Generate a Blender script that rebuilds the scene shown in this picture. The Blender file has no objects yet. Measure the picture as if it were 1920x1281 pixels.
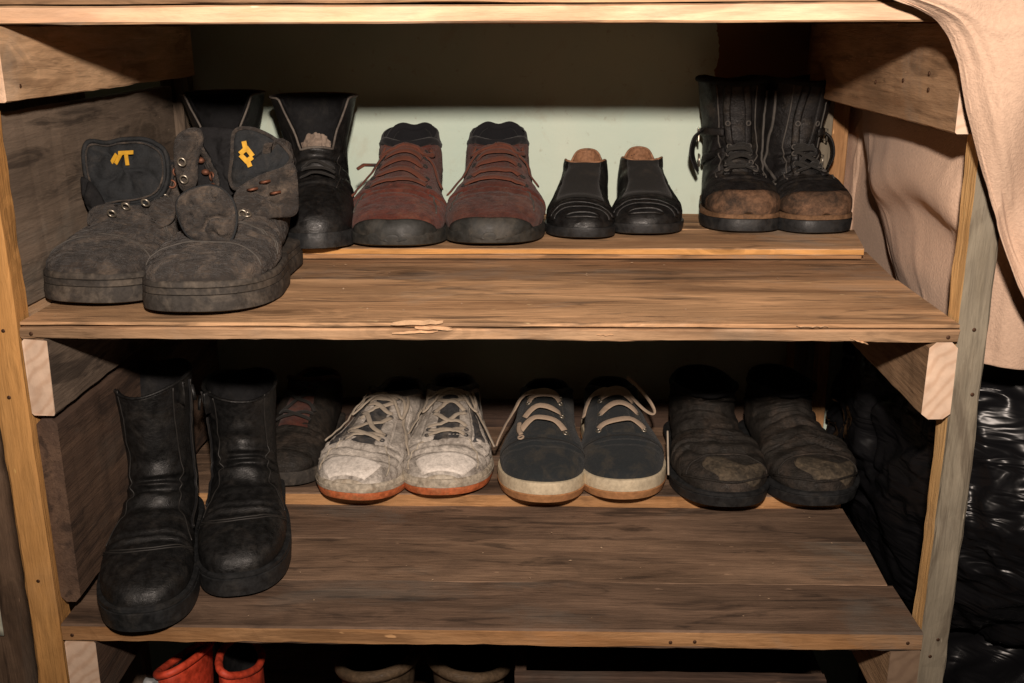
import bpy, bmesh, math, random
import numpy as np
from mathutils import Vector, Matrix

random.seed(7)
RNG = np.random.default_rng(7)
scene = bpy.context.scene
COL = scene.collection
PI = math.pi

# ------------------------------------------------------------------ camera
cam_d = bpy.data.cameras.new('camera')
cam = bpy.data.objects.new('camera', cam_d)
COL.objects.link(cam)
scene.camera = cam
cam_d.sensor_width = 36.0
cam_d.lens = 36.0 * 1984.3 / 1920.0
cam_d.clip_start = 0.02
cam_d.clip_end = 50.0
YAW, PITCH, ROLL = 0.0261, 0.2905, -0.0039
_f = Vector((-math.sin(YAW) * math.cos(PITCH), math.cos(YAW) * math.cos(PITCH), -math.sin(PITCH)))
_r = Vector((math.cos(YAW), math.sin(YAW), 0.0))
_u = _r.cross(_f)
r2 = math.cos(ROLL) * _r + math.sin(ROLL) * _u
u2 = -math.sin(ROLL) * _r + math.cos(ROLL) * _u
cam.matrix_world = Matrix(((r2.x, u2.x, -_f.x, 0.5018), (r2.y, u2.y, -_f.y, -0.968),
                           (r2.z, u2.z, -_f.z, 0.2886), (0, 0, 0, 1)))

# ------------------------------------------------------------------ world and flash
world = bpy.data.worlds.new('World')
scene.world = world
world.use_nodes = True
bg = world.node_tree.nodes['Background']
bg.inputs[0].default_value = (1.0, 0.86, 0.70, 1)
bg.inputs[1].default_value = 0.008

fl_d = bpy.data.lights.new('camera_flash', 'SPOT')
fl_d.energy = 98.0
fl_d.color = (1.0, 0.84, 0.72)
fl_d.spot_size = math.radians(92)
fl_d.spot_blend = 1.0
fl_d.shadow_soft_size = 0.022
fl = bpy.data.objects.new('camera_flash', fl_d)
COL.objects.link(fl)
fl.location = (0.52, -0.98, 0.499)
_d = Vector((0.50, 0.15, 0.16)) - fl.location
fl.rotation_euler = _d.to_track_quat('-Z', 'Y').to_euler()

vs = scene.view_settings
vs.view_transform = 'Standard'
vs.look = 'None'
vs.exposure = 0.0
vs.gamma = 1.0
vs.use_curve_mapping = False
scene.cycles.filter_width = 1.5


# ------------------------------------------------------------------ small maths
def vnoise(P, seed=0):
    P = np.asarray(P, float)
    i = np.floor(P).astype(np.int64)
    f = P - i
    f = f * f * (3 - 2 * f)
    out = np.zeros(P.shape[:-1])
    for dx in (0, 1):
        for dy in (0, 1):
            for dz in (0, 1):
                h = ((i[..., 0] + dx) * 374761393 + (i[..., 1] + dy) * 668265263 +
                     (i[..., 2] + dz) * 2147483647 + seed * 1274126177) & 0xFFFFFFFF
                h = ((h ^ (h >> 13)) * 1274126177) & 0xFFFFFFFF
                h = (h ^ (h >> 16)) & 0xFFFF
                w = (f[..., 0] if dx else 1 - f[..., 0]) * (f[..., 1] if dy else 1 - f[..., 1]) * \
                    (f[..., 2] if dz else 1 - f[..., 2])
                out += w * (h / 65535.0)
    return out * 2 - 1


def fbm(P, oct=3, seed=0):
    a, s = 1.0, 0.0
    P = np.asarray(P, float)
    t = 0
    for k in range(oct):
        t = t + a * vnoise(P * (2.03 ** k) + 17.3 * k, seed + k)
        s += a
        a *= 0.5
    return t / s


# ------------------------------------------------------------------ materials
def new_mat(name):
    m = bpy.data.materials.new(name)
    m.use_nodes = True
    nt = m.node_tree
    return m, nt, nt.nodes['Principled BSDF']


def nd(nt, t, **kw):
    n = nt.nodes.new(t)
    for k, v in kw.items():
        setattr(n, k, v)
    return n


def noise(nt, vec, scale, detail=4, rough=0.55, dist=0.0):
    n = nd(nt, 'ShaderNodeTexNoise')
    n.inputs['Scale'].default_value = scale
    n.inputs['Detail'].default_value = detail
    n.inputs['Roughness'].default_value = rough
    n.inputs['Distortion'].default_value = dist
    nt.links.new(vec, n.inputs['Vector'])
    return n


def ramp(nt, fac, stops):
    r = nd(nt, 'ShaderNodeValToRGB')
    els = r.color_ramp.elements
    while len(els) < len(stops):
        els.new(0.5)
    for e, (p, c) in zip(els, stops):
        e.position = p
        e.color = (c, c, c, 1) if not hasattr(c, '__len__') else (*c, 1)
    nt.links.new(fac, r.inputs[0])
    return r


def mix(nt, fac, a, b, blend='MIX'):
    m = nd(nt, 'ShaderNodeMix', data_type='RGBA', blend_type=blend)
    for s, v in ((0, fac), (6, a), (7, b)):
        if hasattr(v, 'is_linked') or hasattr(v, 'links'):
            nt.links.new(v, m.inputs[s])
        elif hasattr(v, '__len__'):
            m.inputs[s].default_value = (*v, 1)
        else:
            m.inputs[s].default_value = v
    return m.outputs[2]


def obj_vec(nt, scale=(1, 1, 1), rnd=7.0):
    tc = nd(nt, 'ShaderNodeTexCoord')
    oi = nd(nt, 'ShaderNodeObjectInfo')
    mul = nd(nt, 'ShaderNodeMath', operation='MULTIPLY')
    mul.inputs[1].default_value = rnd
    nt.links.new(oi.outputs['Random'], mul.inputs[0])
    add = nd(nt, 'ShaderNodeVectorMath', operation='ADD')
    nt.links.new(tc.outputs['Object'], add.inputs[0])
    nt.links.new(mul.outputs[0], add.inputs[1])
    mp = nd(nt, 'ShaderNodeMapping')
    mp.inputs['Scale'].default_value = scale
    nt.links.new(add.outputs[0], mp.inputs[0])
    return mp.outputs[0], add.outputs[0], oi.outputs['Random']


def bump(nt, bsdf, h, strength, dist):
    b = nd(nt, 'ShaderNodeBump')
    b.inputs['Strength'].default_value = strength
    b.inputs['Distance'].default_value = dist
    nt.links.new(h, b.inputs['Height'])
    nt.links.new(b.outputs[0], bsdf.inputs['Normal'])
    return b


def wood(name, light, dark, dirt, dirt_amt=0.5, rough=0.75, ring=1.0, knots=True):
    """grain runs along the local X axis of the piece"""
    m, nt, bs = new_mat(name)
    v, iso, rnd = obj_vec(nt, (1.0, 6.5, 6.5))
    n1 = noise(nt, v, 1.9, 6, 0.66, 1.6)
    n2 = noise(nt, v, 9.0, 6, 0.7, 0.9)
    vf, _, _ = obj_vec(nt, (5.0, 70.0, 70.0))
    n3 = noise(nt, vf, 4.0, 4, 0.65, 0.3)
    r1 = ramp(nt, n1.outputs[0], [(0.36, 0.0), (0.64, 1.0)])
    c = mix(nt, r1.outputs[0], dark, light)
    # growth rings cut lengthwise: uneven dark lines
    wv = nd(nt, 'ShaderNodeTexWave', wave_type='BANDS', bands_direction='DIAGONAL')
    wv.inputs['Scale'].default_value = 0.9
    wv.inputs['Distortion'].default_value = 14.0
    wv.inputs['Detail'].default_value = 4.0
    wv.inputs['Detail Scale'].default_value = 0.7
    nt.links.new(v, wv.inputs['Vector'])
    r2 = ramp(nt, wv.outputs[0], [(0.0, 0.62), (0.22, 0.92), (0.6, 1.0), (1.0, 1.08)])
    c = mix(nt, 0.7 * ring, c, r2.outputs[0], 'MULTIPLY')
    r3 = ramp(nt, n2.outputs[0], [(0.30, 0.70), (0.50, 0.98), (0.72, 1.22)])
    c = mix(nt, 0.8, c, r3.outputs[0], 'MULTIPLY')
    r4 = ramp(nt, n3.outputs[0], [(0.3, 0.80), (0.65, 1.08)])
    c = mix(nt, 0.6, c, r4.outputs[0], 'MULTIPLY')
    # grime: blotches drawn out along the grain
    vg, _, _ = obj_vec(nt, (1.0, 1.7, 1.7))
    nd1 = noise(nt, vg, 6.0, 9, 0.74, 0.9)
    rd = ramp(nt, nd1.outputs[0], [(0.66 - 0.35 * dirt_amt, 0.0), (0.86 - 0.25 * dirt_amt, 1.0)])
    f = nd(nt, 'ShaderNodeMath', operation='MULTIPLY')
    nt.links.new(rd.outputs[0], f.inputs[0])
    f.inputs[1].default_value = min(1.0, 0.25 + 0.7 * dirt_amt)
    c = mix(nt, f.outputs[0], c, mix(nt, 0.6, dirt, r3.outputs[0], 'MULTIPLY'))
    # dark narrow stains
    vst, _, _ = obj_vec(nt, (1.0, 6.0, 6.0))
    ns = noise(nt, vst, 7.0, 4, 0.6, 0.8)
    rst = ramp(nt, ns.outputs[0], [(0.54, 0.0), (0.64, 0.85 * min(1.0, dirt_amt * 1.6))])
    c = mix(nt, rst.outputs[0], c, tuple(x * 0.5 for x in dirt))
    if knots:
        vk, _, _ = obj_vec(nt, (1.0, 2.4, 2.4))
        nk = noise(nt, vk, 9.0, 3, 0.5)
        wob_ = mix(nt, 0.12, vk, nk.outputs['Color'], 'ADD')
        vo = nd(nt, 'ShaderNodeTexVoronoi', feature='F1')
        vo.inputs['Scale'].default_value = 3.0
        nt.links.new(wob_, vo.inputs['Vector'])
        sn = nd(nt, 'ShaderNodeMath', operation='MULTIPLY')
        nt.links.new(vo.outputs['Distance'], sn.inputs[0])
        sn.inputs[1].default_value = 110.0
        si = nd(nt, 'ShaderNodeMath', operation='SINE')
        nt.links.new(sn.outputs[0], si.inputs[0])
        rg = ramp(nt, si.outputs[0], [(0.0, 0.72), (0.6, 1.0)])
        fa = ramp(nt, vo.outputs['Distance'], [(0.10, 0.8), (0.26, 0.0)])
        c = mix(nt, fa.outputs[0], c, mix(nt, 1.0, c, rg.outputs[0], 'MULTIPLY'))
        rk = ramp(nt, vo.outputs['Distance'], [(0.03, 0.9), (0.07, 0.55), (0.11, 0.0)])
        c = mix(nt, rk.outputs[0], c, tuple(x * 0.40 for x in dark))
    # hairline splits along the grain
    vcr, _, _ = obj_vec(nt, (1.2, 34.0, 34.0))
    ncr = noise(nt, vcr, 2.0, 3, 0.6, 0.6)
    rcr = ramp(nt, ncr.outputs[0], [(0.485, 0.0), (0.5, 0.75 * min(1.0, 0.3 + dirt_amt)), (0.515, 0.0)])
    ngate = noise(nt, iso, 7.0, 3, 0.6)
    gt_ = ramp(nt, ngate.outputs[0], [(0.50, 0.0), (0.58, 1.0)])
    fcr = nd(nt, 'ShaderNodeMath', operation='MULTIPLY')
    nt.links.new(rcr.outputs[0], fcr.inputs[0])
    nt.links.new(gt_.outputs[0], fcr.inputs[1])
    c = mix(nt, fcr.outputs[0], c, tuple(x * 0.35 for x in dark))
    # grey bleached patches
    nbl = noise(nt, vg, 3.1, 6, 0.7, 0.6)
    rbl = ramp(nt, nbl.outputs[0], [(0.54, 0.0), (0.70, 0.65 * min(1.0, dirt_amt * 1.7))])
    g_ = sum(light) / 3
    c = mix(nt, rbl.outputs[0], c, mix(nt, 0.7, (g_ * 0.92, g_ * 0.86, g_ * 0.76), r3.outputs[0], 'MULTIPLY'))
    # tiny pale scuffs
    vs_, _, _ = obj_vec(nt, (14.0, 50.0, 50.0))
    nsc = noise(nt, vs_, 3.0, 2, 0.5)
    rs = ramp(nt, nsc.outputs[0], [(0.74, 0.0), (0.79, 0.75)])
    c = mix(nt, rs.outputs[0], c, tuple(min(0.75, x * 1.5) for x in light))
    tone = ramp(nt, rnd, [(0.0, (0.78, 0.76, 0.74)), (0.5, (1.0, 0.98, 0.95)), (1.0, (1.18, 1.14, 1.06))])
    c = mix(nt, 1.0, c, tone.outputs[0], 'MULTIPLY')
    nt.links.new(c, bs.inputs['Base Color'])
    bs.inputs['Roughness'].default_value = rough
    bs.inputs['Specular IOR Level'].default_value = 0.22
    h = nd(nt, 'ShaderNodeMath', operation='ADD')
    nt.links.new(n2.outputs[0], h.inputs[0])
    nt.links.new(n3.outputs[0], h.inputs[1])
    bump(nt, bs, h.outputs[0], 0.8, 0.0014)
    return m


def endgrain(name, light, dark):
    m, nt, bs = new_mat(name)
    v, iso, rnd = obj_vec(nt, (1, 1, 1))
    wv = nd(nt, 'ShaderNodeTexWave', wave_type='RINGS', rings_direction='X')
    wv.inputs['Scale'].default_value = 26.0
    wv.inputs['Distortion'].default_value = 7.0
    wv.inputs['Detail'].default_value = 2.0
    nt.links.new(v, wv.inputs['Vector'])
    c = mix(nt, ramp(nt, wv.outputs[0], [(0.0, 0.35), (0.5, 0.9), (1.0, 1.0)]).outputs[0], dark, light)
    n = noise(nt, iso, 45, 5, 0.6)
    c = mix(nt, 0.7, c, ramp(nt, n.outputs[0], [(0.3, 0.7), (0.65, 1.1)]).outputs[0], 'MULTIPLY')
    nt.links.new(c, bs.inputs['Base Color'])
    bs.inputs['Roughness'].default_value = 0.85
    bs.inputs['Specular IOR Level'].default_value = 0.2
    bump(nt, bs, n.outputs[0], 0.5, 0.001)
    return m


def leather(name, base, dust, dust_amt=0.4, rough=0.5, bscale=350.0, bstr=0.35, spec=0.4, patch=28.0, crease=0.0,
            sheen=0.0, mott=0.85):
    m, nt, bs = new_mat(name)
    v, iso, rnd = obj_vec(nt, (1, 1, 1), 3.0)
    n1 = noise(nt, iso, patch, 6, 0.68, 0.7)
    n2 = noise(nt, iso, bscale, 3, 0.6)
    n3 = noise(nt, iso, patch * 3.5, 5, 0.6, 0.3)
    lo = 0.66 - 0.40 * dust_amt
    rd = ramp(nt, n1.outputs[0], [(lo, 0.0), (lo + 0.24, 1.0)])
    c = mix(nt, rd.outputs[0], base, dust)
    c = mix(nt, mott, c, ramp(nt, n3.outputs[0], [(0.3, 0.5), (0.6, 1.15)]).outputs[0], 'MULTIPLY')
    c = mix(nt, 0.5, c, ramp(nt, n2.outputs[0], [(0.3, 0.6), (0.65, 1.15)]).outputs[0], 'MULTIPLY')
    nt.links.new(c, bs.inputs['Base Color'])
    rr = ramp(nt, n3.outputs[0], [(0.3, max(0.05, rough - 0.14)), (0.7, min(1.0, rough + 0.16))])
    nt.links.new(rr.outputs[0], bs.inputs['Roughness'])
    bs.inputs['Specular IOR Level'].default_value = spec
    if sheen:
        bs.inputs['Sheen Weight'].default_value = sheen
        bs.inputs['Sheen Roughness'].default_value = 0.6
    h = n2.outputs[0]
    if crease > 0:
        vc, _, _ = obj_vec(nt, (1.0, 2.5, 2.5), 3.0)
        nc = noise(nt, vc, 55, 4, 0.6, 1.2)
        rc = ramp(nt, nc.outputs[0], [(0.42, 1.0), (0.5, 0.0), (0.58, 1.0)])
        a = nd(nt, 'ShaderNodeMath', operation='MULTIPLY_ADD')
        nt.links.new(rc.outputs[0], a.inputs[0])
        a.inputs[1].default_value = crease
        nt.links.new(h, a.inputs[2])
        h = a.outputs[0]
    bump(nt, bs, h, bstr, 0.001)
    return m


def fabric(name, col, col2, scale=900.0, rough=0.9, bstr=0.5, dirt=None, dirt_amt=0.3):
    m, nt, bs = new_mat(name)
    v, iso, rnd = obj_vec(nt, (1, 1, 1), 3.0)
    nw = noise(nt, iso, scale, 2, 0.5)
    n1 = noise(nt, iso, 14, 5, 0.6)
    c = mix(nt, n1.outputs[0], col, col2)
    n2 = noise(nt, iso, 300, 3, 0.6)
    c = mix(nt, 0.5, c, ramp(nt, n2.outputs[0], [(0.3, 0.8), (0.65, 1.1)]).outputs[0], 'MULTIPLY')
    if dirt:
        n3 = noise(nt, iso, 32, 6, 0.7, 0.5)
        lo = 0.68 - 0.4 * dirt_amt
        c = mix(nt, ramp(nt, n3.outputs[0], [(lo, 0.0), (lo + 0.22, 0.9)]).outputs[0], c, dirt)
    nt.links.new(c, bs.inputs['Base Color'])
    bs.inputs['Roughness'].default_value = rough
    bs.inputs['Specular IOR Level'].default_value = 0.15
    bs.inputs['Sheen Weight'].default_value = 0.08
    a = nd(nt, 'ShaderNodeMath', operation='ADD')
    nt.links.new(nw.outputs[0], a.inputs[0])
    nt.links.new(n2.outputs[0], a.inputs[1])
    bump(nt, bs, a.outputs[0], bstr, 0.0006)
    return m


def plain(name, col, rough=0.5, metal=0.0, spec=0.4):
    m, nt, bs = new_mat(name)
    v, iso, rnd = obj_vec(nt, (1, 1, 1))
    n = noise(nt, iso, 120, 4, 0.6)
    c = mix(nt, 0.7, col, ramp(nt, n.outputs[0], [(0.3, 0.6), (0.65, 1.15)]).outputs[0], 'MULTIPLY')
    nt.links.new(c, bs.inputs['Base Color'])
    bs.inputs['Roughness'].default_value = rough
    bs.inputs['Metallic'].default_value = metal
    bs.inputs['Specular IOR Level'].default_value = spec
    return m


M = {}
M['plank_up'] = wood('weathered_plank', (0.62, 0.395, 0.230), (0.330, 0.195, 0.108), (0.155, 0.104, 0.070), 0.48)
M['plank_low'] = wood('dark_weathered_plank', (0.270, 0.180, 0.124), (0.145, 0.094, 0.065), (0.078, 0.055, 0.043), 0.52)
M['pine_edge'] = wood('sawn_pine_edge', (0.52, 0.30, 0.145), (0.36, 0.185, 0.078), (0.22, 0.115, 0.055), 0.34, 0.7, 0.6)
M['pine_bright'] = wood('fresh_pine_edge', (0.88, 0.60, 0.41), (0.74, 0.45, 0.27), (0.60, 0.34, 0.21), 0.22, 0.65, 0.5, False)
M['pine_orange'] = wood('orange_pine', (0.60, 0.33, 0.120), (0.47, 0.24, 0.080), (0.33, 0.165, 0.066), 0.16, 0.7, 0.3)
M['pine_pale'] = wood('pale_pine', (0.88, 0.58, 0.27), (0.76, 0.44, 0.17), (0.60, 0.32, 0.12), 0.16, 0.7, 0.3, False)
M['board_tan'] = wood('tan_board', (0.44, 0.29, 0.175), (0.29, 0.175, 0.098), (0.20, 0.125, 0.075), 0.40)
M['board_front'] = wood('pale_tan_board', (0.80, 0.54, 0.33), (0.58, 0.36, 0.20), (0.42, 0.25, 0.14), 0.35, 0.75, 0.5)
M['board_grey'] = wood('grey_weathered_board', (0.235, 0.182, 0.140), (0.150, 0.115, 0.088), (0.088, 0.068, 0.056), 0.55, 0.9, 0.15)
M['board_brown'] = wood('dark_brown_board', (0.125, 0.080, 0.056), (0.070, 0.045, 0.034), (0.050, 0.036, 0.032), 0.5, 0.85, 0.3)
M['post_grey'] = wood('grey_post', (0.270, 0.240, 0.185), (0.200, 0.172, 0.128), (0.15, 0.112, 0.080), 0.36, 0.9, 0.2, False)
M['end_pale'] = endgrain('pale_end_grain', (0.68, 0.50, 0.37), (0.54, 0.355, 0.24))
M['end_brown'] = endgrain('brown_end_grain', (0.22, 0.15, 0.10), (0.16, 0.105, 0.07))
M['splinter'] = plain('split_wood', (0.70, 0.46, 0.27), 0.9)
M['nail'] = plain('rusty_nail', (0.09, 0.045, 0.025), 0.6, 0.6)


# ------------------------------------------------------------------ object helpers
def link(name, me, mats=None, parent=None):
    o = bpy.data.objects.new(name, me)
    COL.objects.link(o)
    if mats is not None:
        for m in (mats if isinstance(mats, (list, tuple)) else [mats]):
            me.materials.append(M[m] if isinstance(m, str) else m)
    if parent is not None:
        o.parent = parent
    return o


def tag(o, label, cat, group=None):
    o['label'] = label
    o['category'] = cat
    if group:
        o['group'] = group
    return o


def structure(o):
    o['kind'] = 'structure'
    return o


def thing(name, label, cat, loc=(0, 0, 0), rz=0.0, group=None):
    o = bpy.data.objects.new(name, None)
    o.empty_display_size = 0.02
    COL.objects.link(o)
    o.location = loc
    o.rotation_euler = (0, 0, rz)
    return tag(o, label, cat, group)


def mesh(name, verts, faces, mats=None, parent=None, smooth=True, midx=None):
    me = bpy.data.meshes.new(name)
    me.from_pydata([tuple(map(float, v)) for v in verts], [], [tuple(map(int, f)) for f in faces])
    if midx is not None:
        me.polygons.foreach_set('material_index', list(midx))
    bm = bmesh.new()
    bm.from_mesh(me)
    bmesh.ops.recalc_face_normals(bm, faces=bm.faces)
    bm.to_mesh(me)
    bm.free()
    if smooth:
        me.polygons.foreach_set('use_smooth', [True] * len(me.polygons))
    me.update()
    return link(name, me, mats, parent)


def grid_faces(nu, nv, close_v=False, close_u=False, off=0):
    F = []
    for i in range(nu if close_u else nu - 1):
        for j in range(nv if close_v else nv - 1):
            a = i * nv + j
            b = i * nv + (j + 1) % nv
            c = ((i + 1) % nu) * nv + (j + 1) % nv
            d = ((i + 1) % nu) * nv + j
            F.append((a + off, b + off, c + off, d + off))
    return F


def tube(name, pts, r, mats=None, parent=None, rb=None, normals=None, seg=8, closed=False, taper=None):
    """round or flat cord swept along points; rb = half thickness along the given normals"""
    P = np.asarray(pts, float)
    n = len(P)
    T = np.zeros_like(P)
    for i in range(n):
        a = P[(i - 1) % n] if closed else P[max(i - 1, 0)]
        b = P[(i + 1) % n] if closed else P[min(i + 1, n - 1)]
        T[i] = b - a
    T /= np.linalg.norm(T, axis=1)[:, None] + 1e-12
    if normals is None:
        up = np.array([0.0, 0.0, 1.0])
        N = []
        prev = None
        for i in range(n):
            b = up if prev is None else prev
            v = b - T[i] * (b @ T[i])
            if np.linalg.norm(v) < 1e-4:
                b = np.array([1.0, 0.0, 0.0])
                v = b - T[i] * (b @ T[i])
            v /= np.linalg.norm(v)
            N.append(v)
            prev = v
        N = np.array(N)
    else:
        N = np.asarray(normals, float)
        N = N - T * (N * T).sum(1)[:, None]
        N /= np.linalg.norm(N, axis=1)[:, None] + 1e-12
    B = np.cross(T, N)
    V = []
    for i in range(n):
        k = 1.0 if taper is None else taper(i / (n - 1))
        for j in range(seg):
            a = 2 * PI * j / seg
            V.append(P[i] + B[i] * math.cos(a) * r * k + N[i] * math.sin(a) * (rb or r) * k)
    F = grid_faces(n, seg, True, closed)
    if not closed:
        F.append(tuple(range(seg))[::-1])
        F.append(tuple((n - 1) * seg + j for j in range(seg)))
    return mesh(name, V, F, mats, parent)


def crsp(keys, n):
    """Catmull-Rom through the key points, n samples"""
    K = np.asarray(keys, float)
    m = len(K)
    t = np.linspace(0, m - 1, n)
    i = np.minimum(t.astype(int), m - 2)
    f = (t - i)[:, None]
    p0 = K[np.maximum(i - 1, 0)]
    p1 = K[i]
    p2 = K[i + 1]
    p3 = K[np.minimum(i + 2, m - 1)]
    return 0.5 * ((2 * p1) + (-p0 + p2) * f + (2 * p0 - 5 * p1 + 4 * p2 - p3) * f ** 2 +
                  (-p0 + 3 * p1 - 3 * p2 + p3) * f ** 3)


def plank(name, lo, hi, axis, mats, parent, seed=0, wob=0.0012, bev=0.0015, nseg=26, skew=(0, 0), ends=None):
    """a sawn board between two corners, length along axis; mats = faces, edges, ends.
    built along local X so the grain follows the board"""
    lo = np.array(lo, float)
    hi = np.array(hi, float)
    ctr = (lo + hi) / 2
    d = hi - lo
    if axis == 'x':
        L, Wd, H = d[0], d[1], d[2]
        R = Matrix.Identity(3)
    elif axis == 'y':
        L, Wd, H = d[1], d[0], d[2]
        R = Matrix(((0, -1, 0), (1, 0, 0), (0, 0, 1)))
    else:
        L, Wd, H = d[2], d[0], d[1]          # local y -> world x, local z -> world y
        R = Matrix(((0, 1, 0), (0, 0, 1), (1, 0, 0)))
    w, h = Wd / 2, H / 2
    cs = [(-w + bev, -h), (w - bev, -h), (w, -h + bev), (w, h - bev), (w - bev, h), (-w + bev, h), (-w, h - bev), (-w, -h + bev)]
    V = []
    xs = np.linspace(-L / 2, L / 2, nseg)
    for i, x in enumerate(xs):
        for j, (a, b) in enumerate(cs):
            n = fbm(np.array([[x * 9 + seed * 3.1, a * 20 + seed, b * 20 + j * 0.15]]), 3, seed)[0]
            n2 = fbm(np.array([[x * 60 + seed * 5.3, j * 1.7 + seed, 0.0]]), 2, seed + 9)[0]
            aa = a + (wob * n + wob * 0.45 * n2) * np.sign(a)
            bb = b + (wob * 0.7 * n + wob * 0.35 * n2) * np.sign(b)
            xe = x
            if i in (0, nseg - 1):
                xe = x + (skew[0] * (a / w) if i == 0 else skew[1] * (a / w)) + wob * n2
            V.append((xe, aa, bb))
    F = []
    mi = []
    for i in range(nseg - 1):
        for j in range(8):
            F.append((i * 8 + j, i * 8 + (j + 1) % 8, (i + 1) * 8 + (j + 1) % 8, (i + 1) * 8 + j))
            mi.append(1 if j in (2, 6) else (1 if axis == 'y' else 0))
            if axis != 'x' and j in (0, 4):
                mi[-1] = 0
    F.append(tuple(range(8))[::-1])
    F.append(tuple((nseg - 1) * 8 + j for j in range(8)))
    mi += [2, 2]
    o = mesh(name, V, F, list(mats), parent, False, mi)
    o.matrix_local = Matrix.Translation(Vector(ctr)) @ R.to_4x4()
    return o


def blob(name, c, r, mats, parent, seed=0, amp=0.25, sub=2):
    bm = bmesh.new()
    bmesh.ops.create_icosphere(bm, subdivisions=sub, radius=1.0)
    P = np.array([v.co[:] for v in bm.verts])
    n = 1 + amp * fbm(P * 1.6 + seed * 7, 2, seed)
    for v, p, k in zip(bm.verts, P, n):
        v.co = Vector(p * k * np.array(r) + np.array(c))
    me = bpy.data.meshes.new(name)
    for f in bm.faces:
        f.smooth = True
    bm.to_mesh(me)
    bm.free()
    return link(name, me, mats, parent)


# ------------------------------------------------------------------ the setting
def wall_mat():
    m, nt, bs = new_mat('mint_wall_paint')
    v, iso, rnd = obj_vec(nt, (1, 1, 1))
    n1 = noise(nt, iso, 5.0, 5, 0.6, 0.3)
    c = mix(nt, ramp(nt, n1.outputs[0], [(0.35, 0.0), (0.65, 1.0)]).outputs[0], (0.55, 0.68, 0.585), (0.63, 0.72, 0.605))
    n2 = noise(nt, iso, 60, 5, 0.7)
    c = mix(nt, ramp(nt, n2.outputs[0], [(0.63, 0.0), (0.72, 0.6)]).outputs[0], c, (0.40, 0.40, 0.31))
    n4 = noise(nt, iso, 9.0, 6, 0.7, 1.0)
    c = mix(nt, ramp(nt, n4.outputs[0], [(0.55, 0.0), (0.70, 0.5)]).outputs[0], c, (0.50, 0.50, 0.39))
    # brown patch with a ragged left edge on the upper right
    sx = nd(nt, 'ShaderNodeSeparateXYZ')
    tc = nd(nt, 'ShaderNodeTexCoord')
    nt.links.new(tc.outputs['Object'], sx.inputs[0])
    n3 = noise(nt, tc.outputs['Object'], 22, 4, 0.6)
    add = nd(nt, 'ShaderNodeMath', operation='MULTIPLY_ADD')
    nt.links.new(n3.outputs[0], add.inputs[0])
    add.inputs[1].default_value = 0.035
    nt.links.new(sx.outputs[0], add.inputs[2])
    gt = nd(nt, 'ShaderNodeMath', operation='GREATER_THAN')
    nt.links.new(add.outputs[0], gt.inputs[0])
    gt.inputs[1].default_value = 0.772
    gz = nd(nt, 'ShaderNodeMath', operation='GREATER_THAN')
    nt.links.new(sx.outputs[2], gz.inputs[0])
    gz.inputs[1].default_value = 0.18
    both = nd(nt, 'ShaderNodeMath', operation='MULTIPLY')
    nt.links.new(gt.outputs[0], both.inputs[0])
    nt.links.new(gz.outputs[0], both.inputs[1])
    c = mix(nt, both.outputs[0], c, (0.26, 0.15, 0.08))
    nt.links.new(c, bs.inputs['Base Color'])
    bs.inputs['Roughness'].default_value = 0.6
    bs.inputs['Specular IOR Level'].default_value = 0.3
    nb = noise(nt, iso, 35, 5, 0.6)
    bump(nt, bs, nb.outputs[0], 0.35, 0.002)
    return m


M['wall'] = wall_mat()
M['floor'] = plain('dark_floor', (0.06, 0.045, 0.035), 0.8)
WY = 0.60


def sheet(name, p0, du, dv, nu, nv, mats, amp=0.0, nrm=(0, 1, 0), seed=0):
    V = []
    p0, du, dv, nrm = map(lambda q: np.array(q, float), (p0, du, dv, nrm))
    for i in range(nu):
        for j in range(nv):
            V.append(p0 + du * i / (nu - 1) + dv * j / (nv - 1))
    V = np.array(V)
    V = V + nrm * (amp * fbm(V * 6 + seed, 3, seed))[:, None]
    return mesh(name, V, grid_faces(nu, nv), mats, None)


structure(sheet('wall', (-1.2, WY, -1.05), (3.4, 0, 0), (0, 0, 2.0), 90, 60, 'wall', 0.0025))
structure(sheet('floor', (-1.2, -0.6, -1.05), (3.4, 0, 0), (0, 1.25, 0), 30, 20, 'floor', 0.002, (0, 0, 1)))

# ------------------------------------------------------------------ the shelf unit
unit = thing('shelf_unit', 'rough home-made wooden shoe shelf of weathered planks and pine posts', 'shelf', (0.45, 0.25, -1.05))
U = (0.45, 0.25, -1.05)


def pk(name, lo, hi, axis, mats, **kw):
    o = plank(name, np.array(lo) - U, np.array(hi) - U, axis, mats, unit, **kw)
    return o


ZT, Z2, Z3 = 0.0165, -0.313, -0.655
# top board: two boards lying on each other
pk('top_board', (-0.035, 0.0, 0.2905), (0.955, 0.27, 0.3065), 'x', ('plank_up', 'pine_bright', 'end_pale'), seed=1)
pk('top_board', (-0.035, 0.275, 0.2905), (0.955, 0.60, 0.3065), 'x', ('plank_up', 'pine_edge', 'end_pale'), seed=2)
pk('top_board', (-0.035, 0.004, 0.3080), (0.955, 0.60, 0.329), 'x', ('plank_up', 'board_tan', 'end_pale'), seed=3)
pk('shelf_end', (-0.0305, 0.0330, 0.0), (0.0000, 0.1825, 0.0160), 'y', ('plank_up', 'board_tan', 'end_brown'), seed=44)
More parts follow.
